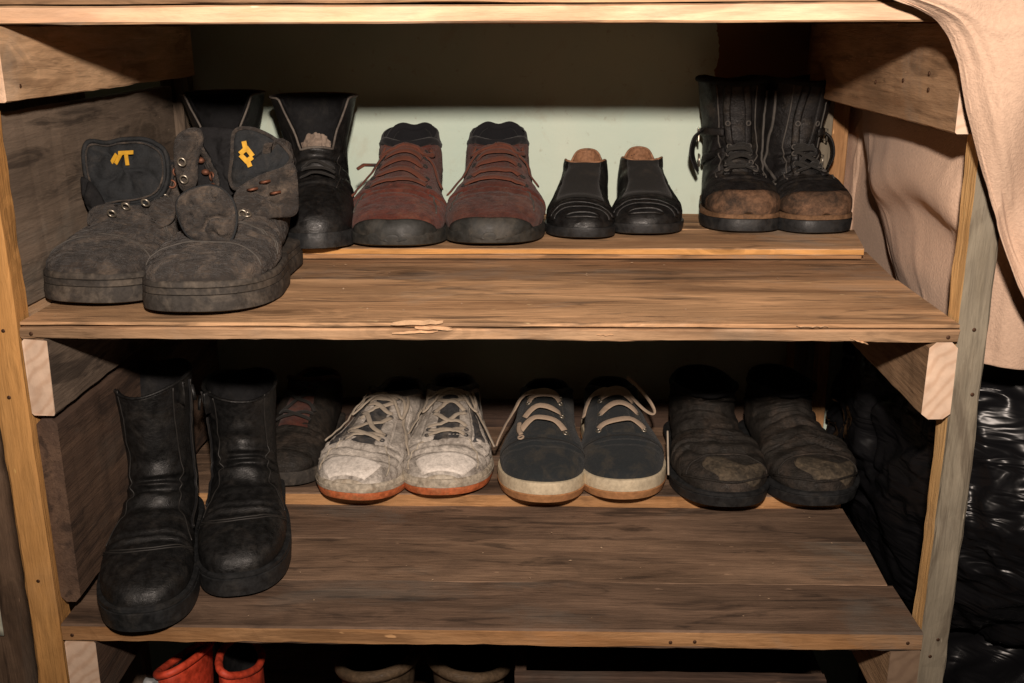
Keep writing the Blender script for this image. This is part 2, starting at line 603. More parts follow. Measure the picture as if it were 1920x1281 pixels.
# upper shelf: the front plank is split along its front edge
p1 = pk('shelf_plank', (0.0015, 0.0, 0.0), (0.8985, 0.1825, 0.0112), 'x', ('plank_up', 'board_tan', 'end_brown'), seed=4, wob=0.0018, nseg=60)
pk('shelf_plank', (0.0025, 0.0010, 0.0132), (0.8985, 0.1828, 0.0167), 'x', ('plank_up', 'plank_up', 'end_brown'), seed=5, wob=0.0007, nseg=60, bev=0.0009)
pk('shelf_plank', (-0.030, 0.1845, 0.0005), (0.905, 0.345, 0.0148), 'x', ('plank_up', 'board_tan', 'end_brown'), seed=6, skew=(0, 0.006), nseg=60)
pk('shelf_plank', (-0.030, 0.347, 0.0005), (0.905, 0.50, 0.0165), 'x', ('plank_up', 'board_tan', 'end_brown'), seed=7)
# a second, raised layer at the back
pk('raised_plank', (0.0, 0.288, 0.0175), (0.899, 0.412, 0.0225), 'x', ('plank_up', 'pine_edge', 'pine_orange'), seed=8, skew=(0, 0.010), bev=0.001, wob=0.0009)
pk('raised_plank', (0.0, 0.286, 0.0230), (0.902, 0.412, 0.0305), 'x', ('plank_up', 'pine_orange', 'pine_orange'), seed=9, skew=(0, 0.012), bev=0.001)
pk('raised_plank', (0.0, 0.414, 0.0175), (0.88, 0.535, 0.0303), 'x', ('plank_up', 'pine_edge', 'end_brown'), seed=10)
# lower shelf
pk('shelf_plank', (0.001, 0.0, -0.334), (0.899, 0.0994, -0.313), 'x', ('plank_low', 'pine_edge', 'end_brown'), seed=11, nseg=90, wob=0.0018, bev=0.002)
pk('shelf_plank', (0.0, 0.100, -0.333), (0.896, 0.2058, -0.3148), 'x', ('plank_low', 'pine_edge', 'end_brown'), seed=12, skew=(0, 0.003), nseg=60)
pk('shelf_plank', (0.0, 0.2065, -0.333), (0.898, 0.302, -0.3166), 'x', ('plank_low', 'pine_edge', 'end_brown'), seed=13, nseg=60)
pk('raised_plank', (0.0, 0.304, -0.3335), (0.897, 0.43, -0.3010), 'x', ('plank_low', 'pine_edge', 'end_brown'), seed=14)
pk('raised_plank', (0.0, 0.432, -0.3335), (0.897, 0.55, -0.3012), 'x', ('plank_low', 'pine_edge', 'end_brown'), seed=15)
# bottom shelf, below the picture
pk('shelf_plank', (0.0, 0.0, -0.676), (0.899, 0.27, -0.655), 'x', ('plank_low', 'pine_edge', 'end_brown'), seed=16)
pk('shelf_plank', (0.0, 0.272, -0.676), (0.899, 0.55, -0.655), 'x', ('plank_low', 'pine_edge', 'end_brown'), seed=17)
# posts: (front face, side faces, ends)
pk('post', (-0.0315, 0.000, -1.05), (-0.0015, 0.0315, 0.2135), 'z', ('pine_orange', 'pine_orange', 'end_pale'), seed=18, nseg=90, wob=0.0022, bev=0.0022)
pk('post', (0.9010, 0.008, -1.05), (0.9295, 0.040, 0.2890), 'z', ('post_grey', 'pine_pale', 'end_pale'), seed=19, nseg=90, wob=0.0024, bev=0.0022)
pk('post', (-0.0315, 0.548, -1.05), (-0.0015, 0.605, 0.2890), 'z', ('board_grey', 'board_grey', 'end_pale'), seed=20)
pk('post', (0.884, 0.548, -1.05), (0.913, 0.605, 0.2890), 'z', ('post_grey', 'pine_orange', 'end_pale'), seed=21)
pk('rear_batten', (0.9135, 0.556, -1.05), (0.938, 0.600, 0.2890), 'z', ('pine_edge', 'pine_orange', 'end_pale'), seed=22)
pk('rear_batten', (-0.0, 0.552, -0.345), (0.883, 0.570, -0.262), 'x', ('board_brown', 'board_brown', 'end_brown'), seed=41)  # dark board added to stand in for the shade behind the lower shelf
# support rails carrying the shelves: (top edge, inner face, end grain)
pk('support_rail', (-0.028, 0.0015, 0.2225), (0.0195, 0.545, 0.2900), 'y', ('board_front', 'board_front', 'pine_bright'), seed=23, wob=0.0016)
pk('support_rail', (0.8745, 0.004, 0.1935), (0.9005, 0.545, 0.2900), 'y', ('board_tan', 'board_tan', 'end_pale'), seed=24)
pk('support_rail', (0.0010, 0.002, -0.0800), (0.0262, 0.545, -0.0005), 'y', ('board_tan', 'board_grey', 'end_pale'), seed=25, bev=0.0022, wob=0.0018)
pk('support_rail', (0.8725, 0.002, -0.0790), (0.8998, 0.545, -0.0005), 'y', ('board_tan', 'board_tan', 'end_pale'), seed=26, bev=0.006, wob=0.0018)
pk('support_rail', (0.0010, 0.002, -0.4150), (0.0345, 0.545, -0.3345), 'y', ('board_tan', 'board_brown', 'end_pale'), seed=27)
pk('support_rail', (0.8690, 0.004, -0.4150), (0.8998, 0.545, -0.3345), 'y', ('board_tan', 'board_tan', 'end_brown'), seed=28)
# left side boards
pk('side_board', (-0.0310, 0.0330, 0.0180), (-0.0130, 0.540, 0.2085), 'y', ('board_grey', 'board_grey', 'board_grey'), seed=29, wob=0.0018)
pk('side_board', (-0.0010, 0.012, -0.2930), (0.0200, 0.540, -0.0870), 'y', ('board_brown', 'board_brown', 'board_brown'), seed=30, bev=0.006, wob=0.0022)

# torn splinters on the front edge of the upper shelf
for i, (x, z, l, t, a) in enumerate([(0.386, 0.0168, 0.050, 0.0056, 0.02), (0.402, 0.0120, 0.036, 0.0050, -0.05),
                                     (0.384, 0.0080, 0.044, 0.0042, 0.05), (0.805, 0.0005, 0.018, 0.0016, -0.35),
                                     (0.760, 0.0150, 0.030, 0.0012, 0.0), (0.565, 0.0060, 0.016, 0.0010, 0.05)]):
    n = 9
    V = []
    for k in range(n):
        q = k / (n - 1)
        w = t * (math.sin(PI * (0.08 + 0.84 * q)) ** 0.7) * (0.8 + 0.4 * random.random())
        px, pz = x - l / 2 + l * q, z + a * (q - 0.5) * l + 0.0007 * random.uniform(-1, 1)
        V += [(px, -0.0015 - w * 0.7, pz), (px, 0.003, pz + w * 0.5), (px, 0.003, pz - w * 0.5)]
    F = grid_faces(n, 3, True) + [(0, 1, 2), ((n - 1) * 3, (n - 1) * 3 + 1, (n - 1) * 3 + 2)]
    mesh('splinter', np.array(V) - np.array(((0.0015 + 0.8985) / 2, 0.1825 / 2, 0.0112 / 2)), F, 'splinter', p1, False)

# nail heads and holes in the rails
for (x, y, z) in [(0.8735, 0.080, 0.228), (0.8735, 0.155, 0.233), (0.8735, 0.245, 0.227), (0.8735, 0.082, 0.243)] + [(0.0197, 0.030, 0.236)]:
    bm = bmesh.new()
    bmesh.ops.create_uvsphere(bm, u_segments=10, v_segments=6, radius=0.0022)
    for v in bm.verts:
        v.co.x *= 0.5
    me = bpy.data.meshes.new('nail')
    bm.to_mesh(me)
    bm.free()
    o = link('nail', me, 'nail', unit)
    o.location = Vector((x, y, z)) - Vector(U)

for (x, y, z) in [(-0.016, -0.0004, -0.262), (-0.018, -0.0004, -0.060), (-0.014, -0.0004, 0.008), (0.915, 0.0076, 0.010), (0.918, 0.0076, -0.325), (0.912, 0.0076, -0.345),
                  (0.921, 0.0076, -0.055), (0.012, -0.001, -0.325), (0.888, -0.001, 0.005), (0.884, -0.001, -0.324), (0.013, -0.001, 0.0055), (0.640, -0.001, -0.326), (0.665, -0.001, -0.325)]:
    bm = bmesh.new()
    bmesh.ops.create_uvsphere(bm, u_segments=10, v_segments=6, radius=0.0020)
    for v in bm.verts:
        v.co.y *= 0.4
    me = bpy.data.meshes.new('nail')
    bm.to_mesh(me)
    bm.free()
    o = link('nail', me, 'nail', unit)
    o.location = Vector((x, y, z)) - Vector(U)

# a nail in the wall above the red trainers
nl = thing('wall_nail', 'rusty nail stuck in the mint wall above the left red sneaker', 'nail', (0.3350, WY - 0.012, 0.145))
tube('shank', [(0, 0.016, 0), (0, -0.008, -0.001), (0.0, -0.012, -0.001)], 0.0016, 'nail', nl)
blob('head', (0, -0.012, -0.001), (0.0055, 0.0025, 0.006), 'nail', nl, 3, 0.2)
tube('string', [(0, -0.010, -0.002), (0.001, -0.010, -0.012), (0.0, -0.009, -0.022)], 0.0012, 'splinter', nl)

# board standing left of the unit, with a pale label
lb = thing('standing_board', 'dark brown worn board standing behind the left pine post', 'board', (-0.16, 0.30, -1.05))
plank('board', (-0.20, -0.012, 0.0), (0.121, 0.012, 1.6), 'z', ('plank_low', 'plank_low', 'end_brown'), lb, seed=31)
M['paper'] = plain('pale_paper', (0.62, 0.62, 0.50), 0.8)
V = []
for i in range(8):
    for j in range(10):
        V.append((-0.125 + 0.06 * i / 7, -0.0150 - 0.004 * (i / 7) ** 2, 0.54 + 0.10 * j / 9 + 0.004 * i / 7))
pp = mesh('paper_label', V, grid_faces(8, 10), 'paper', lb)
sd = pp.modifiers.new('solid', 'SOLIDIFY')
sd.thickness = 0.0012


# ------------------------------------------------------------------ shoe building kit
class Last:
    """a shoe surface S(u, th): u runs from the toe over the instep to the collar,
    th runs round the foot (0 = top of the foot, pi = sole or heel side)"""

    def __init__(s, keys, disp=None, N=700):
        s.T = crsp(keys, N)
        s.N = N
        s.g = np.linspace(0, 1, N)
        s.disp = disp

    def raw(s, u, th):
        u = np.clip(u, 0, 1)
        c = [np.interp(u, s.g, s.T[:, i]) for i in range(9)]
        Dy, Dz, Py, Pz, w, k, nt, nb, xs = c
        ct, sn = np.cos(th), np.sin(th)
        n = np.where(ct >= 0, nt, nb)
        a = np.abs(ct) ** (2 / n)
        b = np.abs(sn) ** (2 / n) * np.sign(sn)
        fr = np.where(ct >= 0, k + (1 - k) * a, k - k * a)
        return np.stack([xs + w * b, Py + (Dy - Py) * fr, Pz + (Dz - Pz) * fr], -1)

    def nrm(s, u, th):
        e = 0.004
        du = s.raw(np.minimum(u + e, 1), th) - s.raw(np.maximum(u - e, 0), th)
        dt = s.raw(u, th + 0.03) - s.raw(u, th - 0.03)
        n = np.cross(dt, du)
        n /= np.linalg.norm(n, axis=-1)[..., None] + 1e-12
        c = 0.5 * (s.raw(u, th * 0 + 0.0) + s.raw(u, th * 0 + PI))
        sg = np.sign(((s.raw(u, th) - c) * n).sum(-1))
        n = n * np.where(sg == 0, 1, sg)[..., None]
        t = np.clip(np.asarray(u, float) / 0.07, 0, 1)[..., None]          # at the very toe tip look straight ahead
        n = n * t + np.array([0.0, -1.0, 0.15]) * (1 - t)
        return n / (np.linalg.norm(n, axis=-1)[..., None] + 1e-12)

    def S(s, u, th, off=0.0):
        u = np.asarray(u, float) + 0 * np.asarray(th, float)
        th = np.asarray(th, float) + 0 * u
        p = s.raw(u, th)
        n = s.nrm(u, th)
        d = off
        if s.disp is not None:
            d = d + s.disp(u, th, p) * np.clip(u / 0.10, 0, 1)
        return p + n * (d[..., None] if hasattr(d, 'shape') and np.ndim(d) else d)

    def u_of(s, k, m):
        return k / (m - 1.0)


def outline_fn(L, wb, wh, rt, rh, e=2.3, waist=0.9, ball=0.30):
    """half width of the shoe in plan at distance y behind the toe tip"""
    ky = np.array([0.0, 0.12, ball, 0.48, 0.62, 0.80, 1.0]) * L
    kw = np.array([wb * 0.93, wb * 0.965, wb, (wb * 0.55 + wh * 0.45), wh * 1.02 * (0.5 + waist / 2), wh, wh * 0.985])

    def f(y):
        y = np.asarray(y, float)
        w = np.interp(y, ky, kw)
        t = np.clip(y / rt, 0, 1)
        w = w * (1 - (1 - t) ** e) ** (1 / e)
        h = np.clip((L - y) / rh, 0, 1)
        return w * (1 - (1 - h) ** 2.2) ** (1 / 2.2)
    return f


def shift_fn(L, m, amt):
    return lambda y: m * amt * np.clip(1 - np.asarray(y, float) / (0.42 * L), -0.25, 1) ** 1 * 1.0


def toe_keys(of, sh, z0, ht, rt, y1, slope, k=0.34, nt=2.3, nb=3.6, spring=0.0):
    K = []
    for q in (0.0, 0.012, 0.05, 0.12, 0.22, 0.36, 0.52, 0.70, 0.85, 1.0):
        y = max(q * y1, 0.0001)
        t = min(y / rt, 1.0)
        h = -0.003 + (ht + 0.003) * max(0.0, (1 - (1 - t) ** 2.5) ** (1 / 2.5)) + slope * max(0.0, y - 0.35 * rt) ** 1.25
        sp = spring * max(0.0, 1 - y / (1.2 * rt)) ** 2
        K.append((y, z0 + h + sp, y, z0 - 0.006 + sp, max(float(of(y)), 0.002), k, nt, nb, float(sh(y))))
    return K


def shell(name, la, mats, parent, u0=0.0, u1=1.0, nu=70, nth=64, utop=None, gap=None, off=0.0, cap=False, solid=0.0):
    """the surface of a last as a mesh; utop(th) trims the collar, gap(u) opens the front"""
    a = np.linspace(0, 1, nu)
    if gap is None:
        th = np.linspace(0, 2 * PI, nth, endpoint=False)
        ut = np.full(nth, u1) if utop is None else np.array([min(u1, utop(t)) for t in th])
        UU = u0 + a[:, None] * (ut[None, :] - u0)
        TT = np.repeat(th[None, :], nu, 0)
        F = grid_faces(nu, nth, True)
    else:
        b = np.linspace(0, 1, nth)
        UU = u0 + a[:, None] * (u1 - u0) + 0 * b[None, :]
        g = np.array([gap(x) for x in UU[:, 0]])
        TT = g[:, None] + b[None, :] * (2 * PI - 2 * g[:, None])
        if utop is not None:
            lim = np.array([[utop(t) for t in row] for row in TT])
            UU = u0 + a[:, None] * (np.minimum(lim, u1) - u0)
        F = grid_faces(nu, nth, False)
    P = la.S(UU, TT, off).reshape(-1, 3)
    V = list(P)
    if cap:
        c = len(V)
        V.append(P[:nth].mean(0))
        for j in range(nth if gap is None else nth - 1):
            F.append((c, (j + 1) % nth, j))
    o = mesh(name, V, F, mats, parent)
    if gap is not None:
        bm = bmesh.new()
        bm.from_mesh(o.data)
        bmesh.ops.remove_doubles(bm, verts=bm.verts, dist=0.00005)
        bm.to_mesh(o.data)
        bm.free()
    if solid:
        s = o.modifiers.new('solid', 'SOLIDIFY')
        s.thickness = solid
        s.offset = -1
    return o


def patch(name, la, ufn, tfn, mats, parent, thick=0.0018, off=0.0, na=18, nb=18):
    """a piece of leather lying on the last; ufn(a,b), tfn(a,b) with a,b in 0..1"""
    A, B = np.meshgrid(np.linspace(0, 1, na), np.linspace(0, 1, nb), indexing='ij')
    Uu = np.vectorize(ufn)(A, B)
    Tt = np.vectorize(tfn)(A, B)
    E = np.minimum(np.minimum(A, 1 - A) * (na - 1), np.minimum(B, 1 - B) * (nb - 1))
    o = np.where(E < 0.5, off - 0.0012, np.where(E < 1.5, off + thick * 0.85, off + thick))
    # pull the second ring outwards so the rim is crisp
    P = la.S(Uu, Tt, o)
    P[1, :], P[-2, :] = P[1, :] * 0.35 + P[0, :] * 0.65, P[-2, :] * 0.35 + P[-1, :] * 0.65
    P[:, 1], P[:, -2] = P[:, 1] * 0.35 + P[:, 0] * 0.65, P[:, -2] * 0.35 + P[:, -1] * 0.65
    n = la.nrm(Uu, Tt)
    P[1, 1:-1] += n[1, 1:-1] * thick * 0.6
    P[-2, 1:-1] += n[-2, 1:-1] * thick * 0.6
    P[1:-1, 1] += n[1:-1, 1] * thick * 0.6
    P[1:-1, -2] += n[1:-1, -2] * thick * 0.6
    return mesh(name, P.reshape(-1, 3), grid_faces(na, nb), mats, parent)


def band(name, la, u, th, r, mats, parent, rb=None, off=0.0, closed=False, seg=6):
    """a cord, seam or trim following (u, th) arrays on the last"""
    u = np.asarray(u, float) + 0 * np.asarray(th, float)
    th = np.asarray(th, float) + 0 * u
    P = la.S(u, th, off)
    return tube(name, P, r, mats, parent, rb, la.nrm(u, th), seg, closed)


def eyelet(name, la, u, th, r, mats, parent, off=0.002, rr=0.0009):
    p = la.S(np.array([u]), np.array([th]), off)[0]
    n = la.nrm(np.array([u]), np.array([th]))[0]
    t = np.cross(n, [0.3, 0.2, 1.0])
    t /= np.linalg.norm(t)
    b = np.cross(n, t)
    a = np.linspace(0, 2 * PI, 14, endpoint=False)
    pts = p + r * (np.cos(a)[:, None] * t + np.sin(a)[:, None] * b)
    return tube(name, pts, rr, mats, parent, closed=True, seg=6, normals=np.repeat(n[None], 14, 0))


def sole_part(name, of, sh, L, prof, mats, parent, spring=0.0, rt=0.07, n=72, heel=None, tread=0.0):
    """stacked outline rings: prof = [(z, offset)...] from the ground up"""
    phi = np.linspace(0, 2 * PI, n, endpoint=False)
    V = []
    for (z, off) in prof:
        y = L / 2 - (L / 2) * np.cos(phi)
        sg = np.where(phi < PI, 1.0, -1.0)
        w = of(y)
        x = sg * w
        # offset along the outline normal
        P = np.stack([x, y], 1)
        T = np.roll(P, -1, 0) - np.roll(P, 1, 0)
        T /= np.linalg.norm(T, axis=1)[:, None] + 1e-9
        N = np.stack([-T[:, 1], T[:, 0]], 1)
        c = np.array([0, L / 2])
        N *= np.sign(((P - c) * N).sum(1))[:, None]
        Q = P + N * off
        zz = z + spring * np.clip(1 - Q[:, 1] / (1.2 * rt), 0, 1.2) ** 2
        if tread:
            zz = zz + 0
            Q = Q + N * (tread * (np.sin(np.arange(n) * 1.9) > 0))[:, None]
        V += [(a + float(sh(b)), b, c3) for (a, b), c3 in zip(Q, zz)]
    F = grid_faces(len(prof), n, True)
    F.append(tuple(range(n))[::-1])
    F.append(tuple((len(prof) - 1) * n + j for j in range(n)))
    o = mesh(name, V, F, mats, parent)
    md = o.modifiers.new('edges', 'EDGE_SPLIT')
    md.split_angle = math.radians(50)
    return o


def creases(lst, seed, base=0.0006, f=60.0, rough=0.0, rf=25.0):
    """wrinkles: lst of (u, width, depth, th_centre, th_halfwidth, wander)"""
    def d(u, th, p):
        q = base * fbm(p * f + seed * 11, 3, seed)
        if rough:
            q = q + rough * fbm(p * rf + seed * 5, 2, seed + 3)
        vv = np.abs(fbm(p * np.array([30.0, 46.0, 46.0]) + seed * 1.9, 2, seed + 7))
        q = q - 1.1 * base * np.exp(-(vv / 0.06) ** 2) * np.clip((u - 0.30) / 0.1, 0, 1)
        thw = (th + PI) % (2 * PI) - PI
        wn = fbm(p * 30 + seed * 2.7, 2, seed + 5)
        for (uc, wd, dp, tc, tw, wa) in lst:
            dth = (thw - tc + PI) % (2 * PI) - PI
            m = np.exp(-(dth / tw) ** 2)
            e = (u - uc - wa * wn - 0.25 * wa * np.sin(3 * thw + seed)) / wd
            q = q - dp * m * np.exp(-e ** 2) + 0.55 * dp * m * np.exp(-((np.abs(e) - 1.9) / 0.9) ** 2)
        return q
    return d


def inner(la, mats, parent, u0, utop=None, off=-0.0035, gap=None, name='lining'):
    return shell(name, la, mats, parent, u0, 1.0, 26, 48, utop, gap, off, cap=(gap is None))


def rim(la, mats, parent, utop=None, r=0.003, name='collar', off=-0.0015, n=64, rb=None):
    th = np.linspace(0, 2 * PI, n, endpoint=False)
    u = np.ones(n) if utop is None else np.array([min(1, utop(t)) for t in th])
    return band(name, la, u, th, r, mats, parent, rb, off, True, 8)


def laces(la, us, te, mats, parent, w=0.0035, t=0.0011, off=0.004, cross=False, name='lace', lift=0.003, sag=0.0):
    for i, u in enumerate(us):
        b = np.linspace(-1, 1, 13)
        u2 = us[i + 1] if (cross and i + 1 < len(us)) else u
        for d in ((1, -1) if (cross and i + 1 < len(us)) else (1,)):
            te_ = te * random.uniform(0.9, 1.12)
            uu = (u + (u2 - u) * (b * d + 1) / 2) - sag * random.uniform(0.4, 1.5) * (1 - b ** 2) + 0.014 * random.uniform(-1, 1) * b + 0.006 * np.sin(b * 4 + random.uniform(0, 6))
            oo = off + lift * (1 - b ** 2) + (0.0012 if d < 0 else 0) * (1 - b ** 2)
            P = la.S(uu, b * te_, oo)
            tube(name, P, w, mats, parent, t, la.nrm(uu, b * te_), 8)


# ------------------------------------------------------------------ shoe materials
M['suede_grey'] = leather('dusty_grey_suede', (0.036, 0.030, 0.026), (0.138, 0.106, 0.080), 0.46, 0.85, 300, 0.9, 0.15, 30, 1.0, 0.1)
M['pad_dark'] = leather('dark_padding', (0.019, 0.021, 0.023), (0.046, 0.043, 0.040), 0.35, 0.75, 500, 0.4, 0.2, 30, 0.3)
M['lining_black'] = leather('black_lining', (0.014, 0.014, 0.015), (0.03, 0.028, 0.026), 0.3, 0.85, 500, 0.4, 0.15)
M['sole_dusty'] = leather('dusty_rubber', (0.048, 0.043, 0.038), (0.115, 0.096, 0.076), 0.5, 0.8, 260, 0.4, 0.2, 34)
M['rubber_black'] = leather('black_rubber', (0.016, 0.017, 0.018), (0.04, 0.037, 0.033), 0.35, 0.55, 240, 0.3, 0.4, 30)
M['leather_black'] = leather('worn_black_leather', (0.008, 0.008, 0.008), (0.028, 0.025, 0.022), 0.40, 0.50, 420, 0.3, 0.38, 34, 0.5)
M['leather_shiny'] = leather('shiny_black_leather', (0.009, 0.009, 0.009), (0.028, 0.025, 0.022), 0.38, 0.46, 300, 0.25, 0.4, 30, 0.5)
M['leather_combat'] = leather('scuffed_black_leather', (0.012, 0.011, 0.011), (0.050, 0.040, 0.030), 0.36, 0.55, 380, 0.6, 0.35, 20, 0.5)
M['toe_worn'] = leather('worn_brown_toe', (0.055, 0.037, 0.026), (0.185, 0.105, 0.062), 0.62, 0.75, 420, 0.6, 0.2, 34, 0.4)
M['welt_worn'] = leather('worn_brown_welt', (0.15, 0.085, 0.045), (0.24, 0.135, 0.075), 0.5, 0.8, 420, 0.4, 0.2, 40)
M['fleece'] = fabric('pale_fleece', (0.30, 0.235, 0.19), (0.20, 0.155, 0.12), 300, 0.95, 1.0, (0.12, 0.09, 0.07), 0.45)
M['trim_pale'] = leather('pale_trim', (0.15, 0.13, 0.11), (0.06, 0.05, 0.045), 0.5, 0.6, 300, 0.4, 0.3)
M['suede_red'] = leather('brick_red_suede', (0.098, 0.023, 0.014), (0.140, 0.056, 0.034), 0.45, 0.85, 420, 0.6, 0.15, 26, 0.4, 0.1)
M['suede_red_dark'] = leather('dark_red_suede', (0.072, 0.021, 0.014), (0.120, 0.050, 0.032), 0.45, 0.85, 420, 0.6, 0.15, 26, 0.4, 0.1)
M['lace_red'] = fabric('faded_red_lace', (0.155, 0.058, 0.036), (0.105, 0.034, 0.022), 1200, 0.9, 0.5, (0.06, 0.03, 0.02), 0.4)
M['toe_rubber'] = leather('dark_toe_rubber', (0.024, 0.025, 0.023), (0.066, 0.058, 0.046), 0.45, 0.62, 200, 0.3, 0.45, 22)
M['collar_black'] = fabric('black_padded_collar', (0.010, 0.010, 0.012), (0.015, 0.015, 0.017), 900, 0.9, 0.4)
M['canvas_black'] = fabric('black_canvas', (0.014, 0.014, 0.014), (0.022, 0.021, 0.019), 1200, 0.85, 0.6, (0.05, 0.042, 0.034), 0.25)
M['leather_tan'] = leather('tan_insole', (0.34, 0.175, 0.095), (0.24, 0.125, 0.07), 0.4, 0.6, 300, 0.3, 0.3, 40)
M['leather_white'] = leather('dirty_white_leather', (0.56, 0.51, 0.45), (0.150, 0.125, 0.104), 0.46, 0.55, 320, 0.5, 0.35, 34, 1.6, 0, 0.6)
M['leather_clean'] = leather('white_toe_leather', (0.78, 0.72, 0.65), (0.42, 0.35, 0.29), 0.22, 0.5, 320, 0.4, 0.35, 40, 0.3, 0, 0.4)
M['leather_grey'] = leather('grimy_grey_panel', (0.060, 0.060, 0.062), (0.20, 0.17, 0.14), 0.42, 0.6, 320, 0.5, 0.3, 40, 0.5)
M['lace_dirty'] = fabric('dirty_cream_lace', (0.52, 0.45, 0.36), (0.36, 0.30, 0.23), 1200, 0.9, 0.5, (0.2, 0.16, 0.12), 0.35)
M['foxing_dirty'] = leather('dirty_foxing', (0.50, 0.44, 0.35), (0.26, 0.20, 0.14), 0.45, 0.6, 200, 0.3, 0.3, 40)
M['sole_orange'] = leather('orange_gum_rubber', (0.50, 0.135, 0.048), (0.36, 0.16, 0.07), 0.45, 0.6, 200, 0.3, 0.35, 40)
M['canvas_navy'] = fabric('navy_canvas', (0.017, 0.022, 0.026), (0.030, 0.033, 0.034), 600, 0.92, 1.0, (0.060, 0.053, 0.042), 0.5)
M['foxing_cream'] = leather('cream_foxing', (0.60, 0.51, 0.36), (0.44, 0.34, 0.22), 0.35, 0.6, 200, 0.2, 0.3, 22, 0, 0, 0.3)
M['gum'] = leather('tan_gum_sole', (0.44, 0.22, 0.095), (0.36, 0.155, 0.07), 0.45, 0.65, 200, 0.2, 0.3, 22, 0, 0, 0.4)
M['lace_beige'] = fabric('beige_lace', (0.46, 0.355, 0.26), (0.36, 0.27, 0.20), 1300, 0.9, 0.5, (0.22, 0.16, 0.11), 0.3)
M['leather_brown'] = leather('wrinkled_brown_leather', (0.020, 0.017, 0.014), (0.062, 0.046, 0.035), 0.44, 0.65, 360, 0.6, 0.3, 22, 0.8)
M['toe_peeled'] = leather('peeled_toe', (0.052, 0.043, 0.032), (0.125, 0.097, 0.066), 0.55, 0.85, 240, 0.8, 0.2, 70)
M['eyelet'] = plain('dull_metal', (0.42, 0.38, 0.31), 0.4, 0.85)
M['eyelet_brass'] = plain('tarnished_brass', (0.20, 0.085, 0.05), 0.6, 0.6)
M['yellow'] = plain('yellow_print', (0.60, 0.33, 0.025), 0.7)
M['stitch'] = plain('grey_stitching', (0.075, 0.068, 0.060), 0.8)
M['stitch_dark'] = plain('black_stitching', (0.024, 0.022, 0.020), 0.55)
M['lace_black'] = fabric('black_lace', (0.018, 0.017, 0.016), (0.032, 0.03, 0.027), 1200, 0.85, 0.5)
M['rubber_red'] = leather('orange_red_rubber', (0.66, 0.070, 0.028), (0.40, 0.05, 0.028), 0.42, 0.55, 150, 0.2, 0.5, 30)
M['rubber_grey'] = leather('grey_rubber', (0.26, 0.27, 0.27), (0.18, 0.18, 0.18), 0.3, 0.45, 150, 0.2, 0.45, 30)
M['leather_olive'] = leather('tan_brown_leather', (0.105, 0.070, 0.040), (0.06, 0.042, 0.026), 0.45, 0.65, 300, 0.5, 0.3, 24, 0.6)


def pad(name, path, widths, thick, mats, parent, up=(0, 0, 1), side=None, seg=20, power=2.6, n=30, seed=1, wr=0.001):
    """a padded flap along a path: flat rounded section, closed ends"""
    P = crsp(path, n)
    Wd = np.maximum(np.interp(np.linspace(0, 1, n), np.linspace(0, 1, len(widths)), widths), 0.001)
    T = np.gradient(P, axis=0)
    T /= np.linalg.norm(T, axis=1)[:, None]
    Bv = np.array(side if side is not None else (1.0, 0, 0), float)
    V = []
    for i in range(n):
        b = Bv - T[i] * (Bv @ T[i])
        b /= np.linalg.norm(b)
        nn = np.cross(T[i], b)
        for j in range(seg):
            a = 2 * PI * j / seg
            c, s = math.cos(a), math.sin(a)
            c = math.copysign(abs(c) ** (2 / power), c)
            s = math.copysign(abs(s) ** (2 / power), s)
            e = min(1.0, 3.0 * min(i, n - 1 - i) / n + 0.25)
            V.append(P[i] + b * c * Wd[i] + nn * s * thick * e)
    V = np.array(V)
    q = wr * fbm(V * 55 + seed * 3, 3, seed)
    V = V + np.stack([0.3 * q, q, 0.6 * q], 1)
    F = grid_faces(n, seg, True) + [tuple(range(seg))[::-1], tuple((n - 1) * seg + j for j in range(seg))]
    return mesh(name, V, F, mats, parent)


def pillow(name, outline, thick, mats, parent, seed=1, wr=0.003, nr=14, nt_=64, bulge=1.0, f=60.0):
    """a soft padded piece inside a closed 3D outline, wrinkled, with real thickness"""
    O = np.array(outline, float)
    K = np.vstack([O[-1:], O, O[:2]])
    m_ = len(O)
    tt = np.linspace(0, m_, nt_, endpoint=False)
    i = tt.astype(int)
    q = (tt - i)[:, None]
    p0, p1, p2, p3 = O[(i - 1) % m_], O[i % m_], O[(i + 1) % m_], O[(i + 2) % m_]
    C = 0.5 * (2 * p1 + (p2 - p0) * q + (2 * p0 - 5 * p1 + 4 * p2 - p3) * q ** 2 + (-p0 + 3 * p1 - 3 * p2 + p3) * q ** 3)
    c = C.mean(0)
    nrm = np.zeros(3)
    for k in range(nt_):
        nrm += np.cross(C[k] - c, C[(k + 1) % nt_] - c)
    nrm /= np.linalg.norm(nrm)
    if nrm[1] > 0:
        nrm = -nrm
    V = []
    rs = np.sin(np.linspace(0, PI / 2, nr))
    for sg in (1, -1):
        for r in (rs if sg > 0 else rs[-2::-1]):
            P = c + (C - c) * r
            h = thick * (1 - r ** 4) ** 0.5 * (bulge if sg > 0 else 0.6)
            w = wr * fbm(P * f + seed * 3.7, 3, seed) - 1.3 * wr * np.exp(-(np.abs(fbm(P * f * 0.7 + seed, 2, seed + 3)) / 0.09) ** 2)
            V.append(P + nrm * ((h + (w if sg > 0 else 0 * w) * (1 - r ** 6))[:, None] * sg))
    n = len(V)
    return mesh(name, np.concatenate(V), grid_faces(n, nt_, True), mats, parent), C, nrm


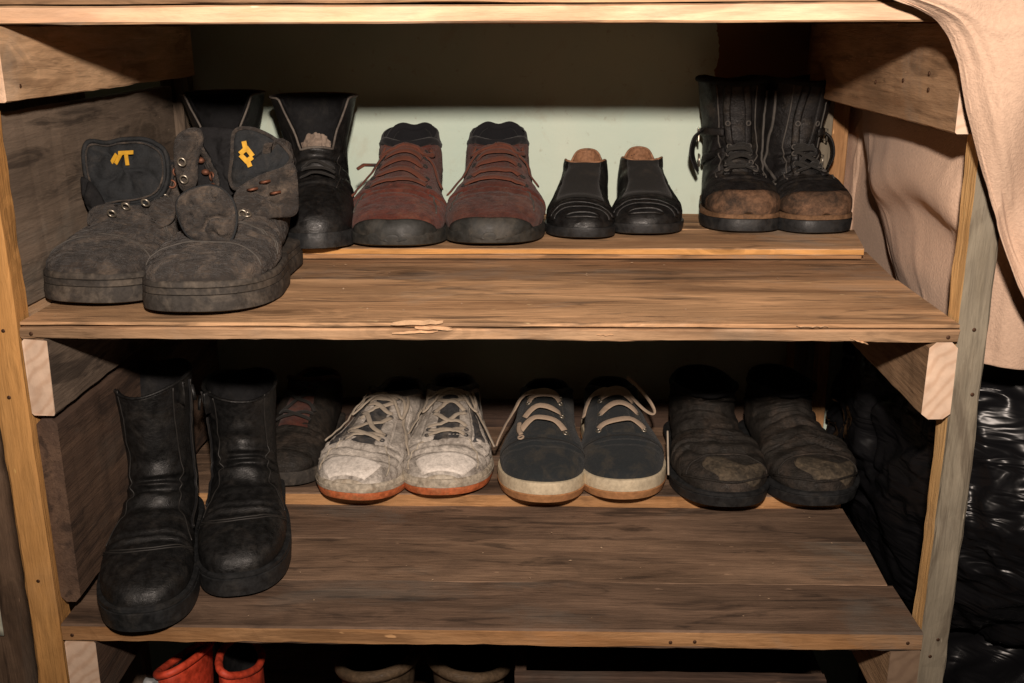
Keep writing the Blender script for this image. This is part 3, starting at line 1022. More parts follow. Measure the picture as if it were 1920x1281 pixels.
def strokes(name, lines, r, mats, parent, thick=0.0006):
    """flat printed strokes, one mesh; lines are lists of 3D points on a surface"""
    V, F = [], []
    for ln in lines:
        P = np.array(ln, float)
        for i in range(len(P) - 1):
            a, b = P[i], P[i + 1]
            t = (b - a) / (np.linalg.norm(b - a) + 1e-9)
            nv = np.array([0, -1.0, 0.35])
            nv -= t * (nv @ t)
            nv /= np.linalg.norm(nv)
            s = np.cross(t, nv)
            k = len(V)
            for q in (a - t * r * 0.5, b + t * r * 0.5):
                for sg in (-1, 1):
                    V.append(q + s * r * sg)
                for sg in (1, -1):
                    V.append(q + s * r * sg + nv * thick)
            F += [(k, k + 1, k + 5, k + 4), (k + 3, k + 2, k + 6, k + 7), (k, k + 4, k + 7, k + 3), (k + 1, k + 2, k + 6, k + 5),
                  (k, k + 1, k + 2, k + 3), (k + 4, k + 5, k + 6, k + 7)]
    return mesh(name, V, F, mats, parent, False)


# ------------------------------------------------------------------ work boots
def work_boot(label, x, y, yaw, m, kind):
    t = thing('work_boot', label, 'boot', (x, y, ZT + 0.001), yaw, 'grey work boots with yellow tags')
    L, z0 = 0.290, 0.031
    of = outline_fn(L, 0.0620, 0.046, 0.078, 0.055, 2.7)
    sh = shift_fn(L, m, 0.007)
    K = toe_keys(of, sh, z0, 0.029, 0.085, 0.12, 0.26, 0.36, 2.3, 3.2, 0.003)
    top = 0.140 if kind == 'front' else 0.112
    K += [(0.146, 0.084, 0.168, 0.027, 0.0490, 0.40, 2.2, 3.0, 0),
          (0.160, 0.096, 0.226, 0.027, 0.0460, 0.46, 2.1, 2.7, 0),
          (0.166, 0.116, 0.270, 0.031, 0.0430, 0.5, 2.0, 2.3, 0),
          (0.168, 0.124, 0.282, 0.065, 0.0450, 0.5, 2.0, 2.1, 0),
          (0.163, top * 0.55 + 0.062, 0.277, 0.105, 0.0500, 0.5, 2.0, 2.0, 0),
          (0.148, top + 0.016, 0.274, top + 0.004, 0.0580, 0.5, 2.0, 2.0, 0)]
    dsp = creases([(0.45, 0.012, 0.0022, 0.3, 0.8, 0.03), (0.50, 0.014, 0.0034, 0.0, 1.0, 0.03), (0.56, 0.014, 0.0036, 0.1, 1.1, 0.03),
                   (0.30, 0.015, 0.0012, -0.5, 0.6, 0.03), (0.76, 0.018, 0.0028, 1.3, 0.7, 0.03), (0.83, 0.02, 0.003, -1.3, 0.8, 0.03), (0.90, 0.02, 0.0022, 1.6, 0.9, 0.03)],
                  3 + (kind == 'front'), 0.0013, 60, 0.0026, 24)
    la = Last(K, dsp)

    def gap(u):
        return 0.0 if u < 0.60 else 0.72 * ((u - 0.60) / 0.40) ** 0.55

    def ut(th):
        thw = abs((th + PI) % (2 * PI) - PI)
        return 1.0 - 0.05 * math.exp(-((thw - 1.9) / 0.5) ** 2) - (0.03 if thw < 0.9 else 0)
    shell('upper', la, 'suede_grey', t, 0, 1, 120, 100, ut, gap, 0.0, False, 0.003)
    inner(la, 'pad_dark', t, 0.60, lambda th: ut(th) - 0.01, -0.0055, lambda u: gap(u) + 0.03)
    sole_part('outsole', of, sh, L, [(0.0, -0.001), (0.0015, 0.0035), (0.0120, 0.0040), (0.0168, 0.0026), (0.0172, 0.0016)], 'sole_dusty', t, 0.006, 0.1)
    sole_part('midsole', of, sh, L, [(0.0172, 0.0016), (0.0180, 0.0030), (0.0235, 0.0026), (0.0242, 0.0012)], 'sole_dusty', t, 0.006, 0.1)
    sole_part('welt', of, sh, L, [(0.0242, 0.0012), (0.0250, 0.0026), (0.0290, 0.0024), (0.0310, 0.0006), (0.0312, -0.006)], 'sole_dusty', t, 0.006, 0.1)
    # quarter panel edges and stitched seams
    for sg in (-1, 1):
        uu = np.linspace(0.585, 0.985, 26)
        th = np.array([sg * (gap(q) + 0.05) for q in uu])
        band('facing', la, uu, th, 0.0055, 'suede_grey', t, 0.0014, 0.001)
        b = np.linspace(0, 1, 24)
        band('seam', la, 0.60 - 0.10 * b ** 1.3, sg * (0.15 + 1.35 * b), 0.0009, 'stitch', t, None, 0.0004)
        band('seam', la, 0.61 - 0.10 * b ** 1.3, sg * (0.15 + 1.35 * b), 0.0009, 'stitch', t, None, 0.0004)
        for i, q in enumerate((0.635, 0.70, 0.77, 0.84)):
            eyelet('eyelet', la, q, sg * (gap(q) + 0.13), 0.0042, 'eyelet' if i < 2 else 'eyelet_brass', t, 0.0022, 0.0013)
        for q in (0.88, 0.93):
            p = la.S(np.array([q]), np.array([sg * (gap(q) + 0.20)]), 0.004)[0]
            blob('lace_hook', p, (0.0045, 0.004, 0.0035), 'eyelet_brass', t, 4, 0.1, 2)
    band('toe_seam', la, np.full(30, 0.37) + 0.03 * np.cos(np.linspace(-1.45, 1.45, 30) * 2), np.linspace(-1.45, 1.45, 30), 0.0009, 'stitch', t, None, 0.0003)
    if kind == 'front':
        # soft pieces of the slouched open shaft: dark inside, tongue flopped forward, both collar flaps
        pillow('dark_inside', [(-0.0521, 0.2002, 0.1584), (-0.023, 0.2013, 0.1641), (-0.0021, 0.1999, 0.1572), (-0.0028, 0.1939, 0.127), (-0.0053, 0.1878, 0.0966), (-0.0249, 0.1857, 0.0861), (-0.0461, 0.1862, 0.0884), (-0.0535, 0.1904, 0.1095)],
               0.005, 'lining_black', t, 31, 0.004)  # black pillow filling the open shaft to make its inside dark
        tg_, C2_, n2_ = pillow('tongue', [(-0.0352, 0.0797, 0.1016), (-0.022, 0.083, 0.1126), (0.0012, 0.0841, 0.1163), (0.0184, 0.081, 0.1058), (0.0251, 0.0753, 0.0869), (0.0213, 0.0693, 0.0669), (0.0098, 0.0663, 0.0569), (-0.0068, 0.0669, 0.059), (-0.024, 0.0696, 0.0679), (-0.0335, 0.0745, 0.0842)], 0.010, 'suede_grey', t, 37, 0.0075, 20, 80, 1.0, 75.0)
        tube('tongue_edge', C2_ + n2_ * 0.0005, 0.0016, 'pad_dark', t, closed=True)
        fl_, C_, n_ = pillow('collar_flap', [(-0.0012, 0.1843, 0.1598), (0.0161, 0.1853, 0.1638), (0.038, 0.1833, 0.1558), (0.0563, 0.1798, 0.1415), (0.0604, 0.1769, 0.1302), (0.0478, 0.1741, 0.1188), (0.0287, 0.1729, 0.1142), (0.0119, 0.1704, 0.1039), (-0.0012, 0.1695, 0.1005), (-0.0065, 0.1724, 0.1119), (-0.0038, 0.1781, 0.1348)],
               0.007, 'pad_dark', t, 33, 0.0035)
        tube('flap_piping', C_ + n_ * 0.003, 0.0022, 'suede_grey', t, closed=True)
        pillow('collar_flap', [(-0.0624, 0.1694, 0.1544), (-0.0509, 0.1714, 0.1646), (-0.0356, 0.1715, 0.1651), (-0.0318, 0.1689, 0.1521), (-0.0382, 0.1646, 0.1305), (-0.04, 0.1603, 0.1089), (-0.0504, 0.158, 0.0975), (-0.0596, 0.1596, 0.1055), (-0.0642, 0.1646, 0.1306)],
               0.008, 'suede_grey', t, 34, 0.005)
        pillow('quarter', [(0.003, 0.1587, 0.1009), (0.0257, 0.1616, 0.1157), (0.0495, 0.1632, 0.1237), (0.0648, 0.170, 0.1276), (0.0672, 0.172, 0.0964), (0.0638, 0.168, 0.0724), (0.0425, 0.1527, 0.0712), (0.0199, 0.1418, 0.0666), (0.0056, 0.1303, 0.0591), (0.0008, 0.1449, 0.0821)],
               0.008, 'suede_grey', t, 35, 0.005)
        for q_, (px_, py_, pz_) in enumerate([(0.022, 0.150, 0.103), (0.036, 0.150, 0.111), (0.046, 0.152, 0.099)]):
            tube('lace_hook', [(px_ - 0.004, py_ + 0.001, pz_ - 0.001), (px_, py_ - 0.003, pz_), (px_ + 0.006, py_ + 0.001, pz_ + 0.001)], 0.0024, 'eyelet_brass', t, 0.0016)
        for (px_, py_, pz_) in [(0.016, 0.134, 0.078), (0.010, 0.126, 0.066), (-0.052, 0.157, 0.130), (-0.050, 0.153, 0.112)]:
            a_ = np.linspace(0, 2 * PI, 14, endpoint=False)
            tube('eyelet', [(px_ + 0.0040 * math.cos(q), py_ - 0.001 * math.sin(q) - 0.005, pz_ + 0.0042 * math.sin(q) + 0.002) for q in a_], 0.0012, 'eyelet', t, closed=True, seg=6)
        c = np.array([0.015, 0.1660, 0.139])
        e1 = np.array([0.0105, 0.0, -0.001])
        e2 = np.array([0, 0.0025, 0.0105])
        strokes('logo', [[c - e1 * 0.25 + e2 * 1.1, c - e1 * 0.1 + e2 * 0.4], [c - e1 * 0.6 + e2 * 0.0, c + e2 * 0.55, c + e1 * 0.55 - e2 * 0.1],
                         [c - e1 * 0.55 - e2 * 0.25, c - e1 * 0.0 - e2 * 0.75, c + e1 * 0.5 - e2 * 0.35], [c + e1 * 0.1 - e2 * 0.7, c + e1 * 0.3 - e2 * 1.15]], 0.0026, 'yellow', t)
    else:
        # wide padded tongue standing up and leaning left, yellow tag on it
        tg_, C_, n_ = pillow('tongue', [(-0.0705, 0.1562, 0.137), (-0.0645, 0.1605, 0.148), (-0.0439, 0.1633, 0.1462), (-0.026, 0.1671, 0.1497), (-0.0019, 0.1711, 0.1502), (0.014, 0.1721, 0.145), (0.0259, 0.1708, 0.1346), (0.0296, 0.1636, 0.1092),
               (0.0216, 0.1564, 0.0895), (0.0004, 0.1504, 0.0808), (-0.0259, 0.1454, 0.0779), (-0.0505, 0.1408, 0.0756), (-0.0605, 0.1448, 0.0941), (-0.0677, 0.1504, 0.1161)], 0.007, 'pad_dark', t, 41, 0.0035)
        tube('tongue_piping', C_ * np.array([0.94, 1, 1]) + n_ * 0.004 + np.array([-0.001, 0, 0]), 0.0026, 'pad_dark', t, closed=True)
        tube('tongue_piping', (C_ - C_.mean(0)) * 0.86 + C_.mean(0) + n_ * 0.0065, 0.0011, 'suede_grey', t, closed=True)
        pillow('torn_lining', [(-0.064, 0.138, 0.112), (-0.050, 0.137, 0.104), (-0.038, 0.134, 0.088), (-0.036, 0.130, 0.078), (-0.052, 0.130, 0.074), (-0.062, 0.134, 0.090)], 0.005, 'lining_black', t, 42, 0.004)
        pillow('quarter', [(-0.046, 0.118, 0.078), (-0.0287, 0.122, 0.0845), (-0.0003, 0.1246, 0.0830), (0.0271, 0.1309, 0.0850), (0.0438, 0.1392, 0.0900), (0.0520, 0.1206, 0.0720), (0.0440, 0.1051, 0.0640), (0.0265, 0.0958, 0.0640), (0.0065, 0.0974, 0.0660), (-0.0182, 0.0997, 0.0680), (-0.0393, 0.1009, 0.0660)],
               0.006, 'suede_grey', t, 43, 0.005)
        for (px_, py_, pz_) in [(0.004, 0.112, 0.083), (-0.008, 0.103, 0.0765), (0.024, 0.118, 0.0865)]:
            a_ = np.linspace(0, 2 * PI, 14, endpoint=False)
            tube('eyelet', [(px_ + 0.0042 * math.cos(q), py_ - 0.002 * math.sin(q) - 0.005, pz_ + 0.0038 * math.sin(q) + 0.003) for q in a_], 0.0012, 'eyelet', t, closed=True, seg=6)
        yy = 0.1530
        strokes('logo', [[(-0.034, yy, 0.127), (-0.028, yy, 0.135)], [(-0.029, yy, 0.126), (-0.022, yy, 0.136)], [(-0.024, yy, 0.137), (-0.008, yy, 0.138)],
                         [(-0.016, yy, 0.137), (-0.015, yy - 0.001, 0.125)]], 0.0022, 'yellow', t)
    return t


work_boot('dusty grey work boot at far left, yellow mark on its wide dark tongue', 0.037, 0.0480, math.radians(-9), 1, 'left')
work_boot('dusty grey suede work boot with tongue flopped forward and yellow tag inside its open collar', 0.171, 0.0120, math.radians(0), -1, 'front')


# ------------------------------------------------------------------ tall boots in general
def boot_keys(of, sh, z0, L, ht, rt, y1, slope, hi, top, wa, ws, front=0.16, back=None, lean=0.0, nt=2.2, k=0.36, spring=0.003):
    back = back or L * 0.955
    K = toe_keys(of, sh, z0, ht, rt, y1, slope, k, nt, 3.2, spring)
    zl = z0 - 0.004
    K += [(y1 + 0.5 * (front - y1), z0 + hi * 0.80, L * 0.58, zl, wa * 1.06, 0.40, 2.2, 3.0, 0),
          (front - 0.004, z0 + hi * 0.97, L * 0.80, zl, wa, 0.46, 2.1, 2.7, 0),
          (front + 0.003, z0 + hi * 1.12, L * 0.95, zl + 0.004, wa * 0.97, 0.5, 2.05, 2.3, 0),
          (front + 0.006, z0 + hi * 1.28, L * 0.985, zl + 0.035, wa * 0.97, 0.5, 2.0, 2.1, 0),
          (front + 0.006, z0 + hi * 1.28 + (top - z0 - hi * 1.28) * 0.33, back, z0 + (top - z0) * 0.45, wa * 0.98, 0.5, 2.0, 2.0, lean * 0.3),
          (front + 0.002, z0 + hi * 1.28 + (top - z0 - hi * 1.28) * 0.66, back, z0 + (top - z0) * 0.74, (wa + ws) / 2, 0.5, 2.0, 2.0, lean * 0.65),
          (front - 0.006, top, back + 0.004, top, ws, 0.5, 2.0, 2.0, lean)]
    return K                      # 17 keys: the foot ends at u = 0.5625


# fur lined boots behind the work boots
def fur_boot(label, x, y, yaw, m):
    t = thing('fur_lined_boot', label, 'boot', (x, y, 0.0310), yaw, 'black fur-lined boots')
    L, z0 = 0.262, 0.020
    of = outline_fn(L, 0.046, 0.037, 0.075, 0.05)
    sh = shift_fn(L, m, 0.006)
    K = boot_keys(of, sh, z0, L, 0.040, 0.07, 0.095, 0.45, 0.072, 0.170, 0.042, 0.0555, 0.135)
    la = Last(K, creases([(0.50, 0.016, 0.002, 0, 1.0, 0.02), (0.60, 0.018, 0.004, 0.2, 1.1, 0.03), (0.66, 0.018, 0.004, -0.3, 1.0, 0.03),
                          (0.74, 0.02, 0.0035, 0.4, 1.0, 0.03)], 11 + m, 0.0007, 50, 0.0012, 20))

    def ut(th):
        a = abs((th + PI) % (2 * PI) - PI)
        return 1.0 - 0.20 * min(1.0, max(0.0, 1 - (a - 0.50) / 0.42)) ** 0.9
    shell('upper', la, 'leather_shiny', t, 0, 1, 120, 92, ut, None, 0, False, 0.003)
    inner(la, 'lining_black', t, 0.60, lambda th: ut(th) - 0.012, -0.006)  # shade inside the shaft put into the lining colour as black
    rim(la, 'trim_pale', t, ut, 0.0016, 'trim', 0.0005, 90, 0.0014)
    sole_part('sole', of, sh, L, [(0.0, -0.003), (0.001, 0.001), (0.017, 0.002), (0.0190, 0.001), (0.0195, -0.005)], 'rubber_black', t, 0.006, 0.09, tread=0.0012)
    # fleece showing in the notch
    if m < 0:
        A, B = np.meshgrid(np.linspace(0, 1, 26), np.linspace(-1, 1, 40), indexing='ij')
        uu = 0.72 + 0.140 * A * (1 - 0.25 * B ** 2) + 0.012 * fbm(np.stack([B * 7, A * 3, A * 0], -1), 2, 4)
        P = la.S(uu, 0.85 * B, -0.004)
        P = P + la.nrm(uu, 0.85 * B) * (0.006 * fbm(P * 190, 3, 6) - 0.004 * A)[..., None]
        fo = mesh('fleece', P.reshape(-1, 3), grid_faces(26, 40), 'fleece', t)
        fo.modifiers.new('solid', 'SOLIDIFY').thickness = 0.003
    # lace-up fly below the notch
    laces(la, [0.56, 0.60, 0.64, 0.68], 0.45, 'lace_black', t, 0.0024, 0.0014, 0.0025)
    for sg in (-1, 1):
        b = np.linspace(0, 1, 24)
        band('seam', la, 0.48 + 0.30 * b, sg * (0.5 + 0.25 * b), 0.0009, 'stitch_dark', t, None, 0.0004)
    return t


fur_boot('tall black fur-lined boot half hidden between the side board and the front work boot', 0.088, 0.3200, math.radians(6), 1)
fur_boot('tall shiny black boot with pale fleece showing in its notch, beside the red sneakers', 0.247, 0.2520, math.radians(12), -1)


# ------------------------------------------------------------------ red sneakers
def red_sneaker(label, x, y, yaw, m, dark):
    t = thing('red_sneaker', label, 'sneaker', (x, y, 0.0312), yaw, 'brick-red suede sneakers')
    L, z0 = 0.285, 0.016
    of = outline_fn(L, 0.0625, 0.041, 0.085, 0.05, 2.5)
    sh = shift_fn(L, m, 0.006)
    K = toe_keys(of, sh, z0, 0.034, 0.07, 0.10, 0.50, 0.36, 2.2, 3.4, 0.002)
    K += [(0.130, 0.082, 0.155, 0.012, 0.0490, 0.40, 2.1, 3.0, 0),
          (0.150, 0.092, 0.215, 0.012, 0.0450, 0.46, 2.1, 2.7, 0),
          (0.164, 0.098, 0.268, 0.016, 0.0430, 0.5, 2.0, 2.3, 0),
          (0.172, 0.101, 0.284, 0.050, 0.0420, 0.5, 2.0, 2.1, 0),
          (0.176, 0.104, 0.279, 0.085, 0.0410, 0.5, 2.0, 2.0, 0),
          (0.178, 0.107, 0.272, 0.124, 0.0370, 0.5, 2.2, 2.6, 0)]
    la = Last(K, creases([(0.46, 0.014, 0.0016, 0, 1.1, 0.02), (0.52, 0.016, 0.002, 0.2, 1.0, 0.02), (0.78, 0.02, 0.0018, 1.2, 0.8, 0.03)],
                         21 + m, 0.0012, 50, 0.0018, 24))
    body = 'suede_red_dark' if dark else 'suede_red'

    def ut(th):
        a = abs((th + PI) % (2 * PI) - PI)
        return 1.0 - 0.05 * math.exp(-((a - 1.7) / 0.6) ** 2) - 0.012 * math.exp(-((a - PI) / 0.25) ** 2)
    shell('upper', la, body, t, 0, 1, 120, 92, ut, None, 0, False, 0.003)
    inner(la, 'collar_black', t, 0.62, lambda th: ut(th) - 0.004, -0.006)
    rim(la, 'collar_black', t, ut, 0.0055, 'collar', -0.002, 72)
    patch('heel_collar', la, lambda a, b: 0.955 + 0.05 * a * 0.9, lambda a, b: 0.9 + (2 * PI - 1.8) * b, 'collar_black', t, 0.002, 0.0, 10, 40)
    # rubber toe bumper and sole
    patch('toe_cap', la, lambda a, b: 0.002 + a * (0.165 + 0.18 * abs(2 * b - 1) ** 1.6), lambda a, b: (b - 0.5) * (6.2 - 2.4 * a), 'toe_rubber', t, 0.0022, 0, 24, 36)
    sole_part('outsole', of, sh, L, [(0.0, -0.003), (0.0015, 0.0010), (0.010, 0.0024), (0.015, 0.0018), (0.0180, 0.0000), (0.0186, -0.006)], 'toe_rubber', t, 0.006, 0.09)
    # quarters with curved edges
    for sg in (-1, 1):
        patch('quarter', la, lambda a, b: 0.50 + 0.42 * b + 0.05 * a, lambda a, b, s=sg: s * (0.42 + 0.10 * (1 - b) + a * 1.15), 'suede_red', t, 0.0022, 0, 22, 26)
        band('seam', la, np.linspace(0.36, 0.56, 24), sg * np.linspace(1.1, 0.55, 24), 0.0011, 'stitch', t, None, 0.0006)
        for q in (0.56, 0.63, 0.70, 0.77, 0.84):
            eyelet('eyelet', la, q, sg * 0.62, 0.003, 'lace_black', t, 0.003, 0.001)
    patch('tongue', la, lambda a, b: 0.52 + 0.46 * a, lambda a, b: (b - 0.5) * 0.72, 'suede_red_dark', t, 0.0016, 0, 20, 12)
    laces(la, [0.565, 0.625, 0.685, 0.745, 0.80], 0.56, 'lace_red', t, 0.0060, 0.0012, 0.0036, False, lift=0.003, sag=-0.012)
    # untied lace ends lying over the instep
    rs = random.Random(40 + m)
    for sg in (-1, 1):
        b = np.linspace(0, 1, 22)
        uu = 0.84 - 0.03 * b + 0.05 * np.sin(b * PI * 1.1) - 0.26 * b ** 2 * (0.6 if sg > 0 else 1.0)
        th = sg * (0.05 + 0.95 * b) + 0.12 * np.sin(b * 7 + sg)
        band('loose_lace', la, uu, th, 0.0042, 'lace_red', t, 0.0015, 0.0055)
        uu = 0.88 - 0.10 * np.sin(b * PI) + 0.0 * b
        th = sg * (0.7 * np.sin(b * PI * 0.6)) + 0.08 * np.sin(b * 9)
        band('lace_loop', la, uu, th, 0.0040, 'lace_red', t, 0.0015, 0.0075)
    if m > 0:
        tube('lace_end', [tuple(la.S(np.array([0.78]), np.array([-1.0]), 0.004)[0]), (-0.052, 0.150, 0.083), (-0.060, 0.146, 0.078)], 0.0034, 'lace_red', t, 0.0022)
    return t


red_sneaker('brick red suede sneaker beside the tall shiny black boot, lace end sticking out', 0.322, 0.2670, math.radians(-1), 1, False)
red_sneaker('darker red suede sneaker next to the small black slip-ons, black toe cap, floppy laces', 0.449, 0.2810, math.radians(1), -1, True)


# ------------------------------------------------------------------ black slip-ons
def slip_on(label, x, y, yaw, m, wide):
    t = thing('slip_on_shoe', label, 'shoe', (x, y, 0.0312), yaw, 'small black slip-on shoes')
    L, z0 = 0.225, 0.012
    of = outline_fn(L, 0.0415 * wide, 0.031, 0.06, 0.045, 2.4)
    sh = shift_fn(L, m, 0.010)
    K = toe_keys(of, sh, z0, 0.026, 0.05, 0.075, 0.42, 0.36, 2.3, 3.2, 0.002)
    K += [(0.095, 0.062, 0.115, 0.008, 0.0370, 0.40, 2.3, 3.0, m * 0.001),
          (0.108, 0.073, 0.165, 0.008, 0.0340, 0.46, 2.4, 2.7, m * 0.003),
          (0.116, 0.078, 0.208, 0.012, 0.0320, 0.5, 2.5, 2.3, m * 0.004),
          (0.119, 0.080, 0.221, 0.035, 0.0310, 0.5, 2.6, 2.1, m * 0.005),
          (0.121, 0.0815, 0.219, 0.060, 0.0300, 0.5, 2.8, 2.0, m * 0.005),
          (0.122, 0.0825, 0.212, 0.0905, 0.0285, 0.5, 3.2, 1.9, m * 0.005)]
    la = Last(K, creases([(0.40, 0.014, 0.0018, 0, 1.2, 0.02), (0.47, 0.014, 0.0018, 0.3, 1.1, 0.02)], 31 + m, 0.0008, 55, 0.001, 24))

    def ut(th):
        a = abs((th + PI) % (2 * PI) - PI)
        return 1.0 - 0.07 * math.exp(-((a - 1.9) / 0.5) ** 2)
    shell('upper', la, 'leather_shiny', t, 0, 1, 120, 92, ut, None, 0, False, 0.002)
    inner(la, 'leather_tan', t, 0.60, lambda th: ut(th) + 0.0, -0.0025)
    rim(la, 'leather_tan', t, ut, 0.0016, 'binding', -0.0014, 64)
    sole_part('outsole', of, sh, L, [(0.0, -0.003), (0.001, 0.001), (0.010, 0.0026), (0.0125, 0.002), (0.0135, -0.004)], 'rubber_black', t, 0.005, 0.07)
    # elastic panel over the instep, toe strip and the open toe
    patch('elastic_panel', la, lambda a, b: 0.50 + 0.49 * a, lambda a, b: (b - 0.5) * (1.5 - 0.1 * a), 'canvas_black', t, 0.0012, 0, 26, 18)
    for q in (0.36, 0.42):
        b = np.linspace(-1, 1, 24)
        band('vamp_strap', la, q - 0.05 * b ** 2, b * 1.35, 0.0048, 'leather_black', t, 0.0014, 0.0010)
    b = np.linspace(0, 2 * PI, 30, endpoint=False)
    band('toe_opening', la, 0.225 + 0.035 * np.sin(b), 0.72 * np.cos(b), 0.0016, 'leather_shiny', t, 0.0022, 0.0012, True)
    patch('toe_gap', la, lambda a, b: 0.20 + 0.05 * a, lambda a, b: (b - 0.5) * 1.25, 'lining_black', t, 0.0005, 0.0, 8, 16)
    return t


slip_on('narrow black slip-on shoe with tan heel lining, touching the red sneaker', 0.546, 0.3250, math.radians(-5), 1, 1.06)
slip_on('black open-toed slip-on shoe with tan heel lining, nearer the tall combat boots', 0.645, 0.3500, math.radians(-1), -1, 1.13)


# ------------------------------------------------------------------ combat boots
def combat_boot(label, x, y, yaw, m):
    t = thing('combat_boot', label, 'boot', (x, y, 0.0312), yaw, 'black combat boots with brown worn toes')
    L, z0 = 0.215, 0.023
    of = outline_fn(L, 0.0500, 0.038, 0.070, 0.05, 2.7)
    sh = shift_fn(L, m, 0.004)
    K = boot_keys(of, sh, z0, L, 0.036, 0.055, 0.075, 0.45, 0.062, 0.186, 0.041, 0.047, 0.092, None, m * -0.008, 2.4)
    la = Last(K, creases([(0.44, 0.014, 0.0016, 0, 1.1, 0.02), (0.56, 0.018, 0.003, 0.2, 1.1, 0.03), (0.63, 0.018, 0.004, -0.2, 1.0, 0.03),
                          (0.72, 0.02, 0.004, 0.3, 0.9, 0.03), (0.80, 0.02, 0.004, -0.5, 0.9, 0.03)], 51 + m, 0.0010, 50, 0.0020, 18))

    def ut(th):
        return 1.0 - 0.012 * math.cos(th * 2)
    shell('upper', la, 'leather_combat', t, 0, 1, 120, 92, ut, None, 0, False, 0.003)
    inner(la, 'lining_black', t, 0.66, lambda th: ut(th) - 0.004, -0.005)
    rim(la, 'lining_black', t, ut, 0.004, 'collar', -0.001)
    patch('toe_cap', la, lambda a, b: 0.002 + a * (0.255 + 0.20 * abs(2 * b - 1) ** 1.4), lambda a, b: (b - 0.5) * (6.2 - 2.6 * a), 'toe_worn', t, 0.0014, 0, 24, 34)
    sole_part('welt', of, sh, L, [(0.0165, 0.001), (0.0172, 0.0028), (0.0215, 0.0026), (0.0230, 0.001), (0.0236, -0.005)], 'welt_worn', t, 0.003, 0.08)
    sole_part('outsole', of, sh, L, [(0.0, -0.003), (0.0012, 0.0015), (0.015, 0.003), (0.0165, 0.002)], 'rubber_black', t, 0.003, 0.08)
    # facing, laces and side zip
    for sg in (-1, 1):
        uu = np.linspace(0.50, 0.985, 30)
        band('facing', la, uu, sg * (0.30 + 0.04 * np.sin(uu * 30)), 0.0055, 'leather_combat', t, 0.0016, 0.0012)
        band('seam', la, uu, sg * (0.62 + 0.04 * np.sin(uu * 25)), 0.0010, 'stitch', t, None, 0.0006)
        for q in (0.53, 0.60, 0.67, 0.74, 0.81, 0.88):
            eyelet('eyelet', la, q, sg * 0.30, 0.003, 'stitch', t, 0.004, 0.0011)
    laces(la, [0.53, 0.60, 0.67, 0.74, 0.81], 0.30, 'lace_black', t, 0.0030, 0.0014, 0.0055, True)
    uu = np.linspace(0.50, 0.97, 50)
    band('side_zip', la, uu, m * 1.15 + 0.10 * np.sin(uu * 22), 0.0022, 'stitch', t, 0.0018, 0.0012)
    # buckle strap standing off the outer side
    sgn = -m
    for q in (0.80, 0.87):
        b = np.linspace(-1, 1, 16)
        band('strap', la, np.full(16, q) + 0.015 * b, sgn * (1.2 + 0.75 * b), 0.0058, 'leather_combat', t, 0.0017, 0.0022)
        p = la.S(np.array([q]), np.array([sgn * 1.45]), 0.006)[0]
        sq = [(0, -0.006, -0.008), (0, 0.006, -0.008), (0, 0.006, 0.008), (0, -0.006, 0.008)]
        tube('buckle', [p + np.array(v) + np.array([sgn * 0.002, 0, 0]) for v in sq], 0.0013, 'eyelet', t, closed=True, seg=6)
    p0 = la.S(np.array([0.84]), np.array([sgn * 1.35]), 0.004)[0]
    pad('strap_flap', [tuple(p0 + np.array([0, 0, 0.022])), tuple(p0 + np.array([sgn * 0.012, -0.006, 0.010])), tuple(p0 + np.array([sgn * 0.015, -0.010, -0.012])),
                       tuple(p0 + np.array([sgn * 0.006, -0.012, -0.034]))], [0.010, 0.014, 0.014, 0.007], 0.0022, 'leather_combat', t, side=(0.3, 1, 0), seed=9)
    return t


combat_boot('tall black combat boot with brown scuffed toe, standing next to the slip-ons', 0.764, 0.3750, math.radians(-3), 1)
combat_boot('tall black combat boot with brown scuffed toe at the right end of the upper shelf', 0.869, 0.3680, math.radians(9), -1)


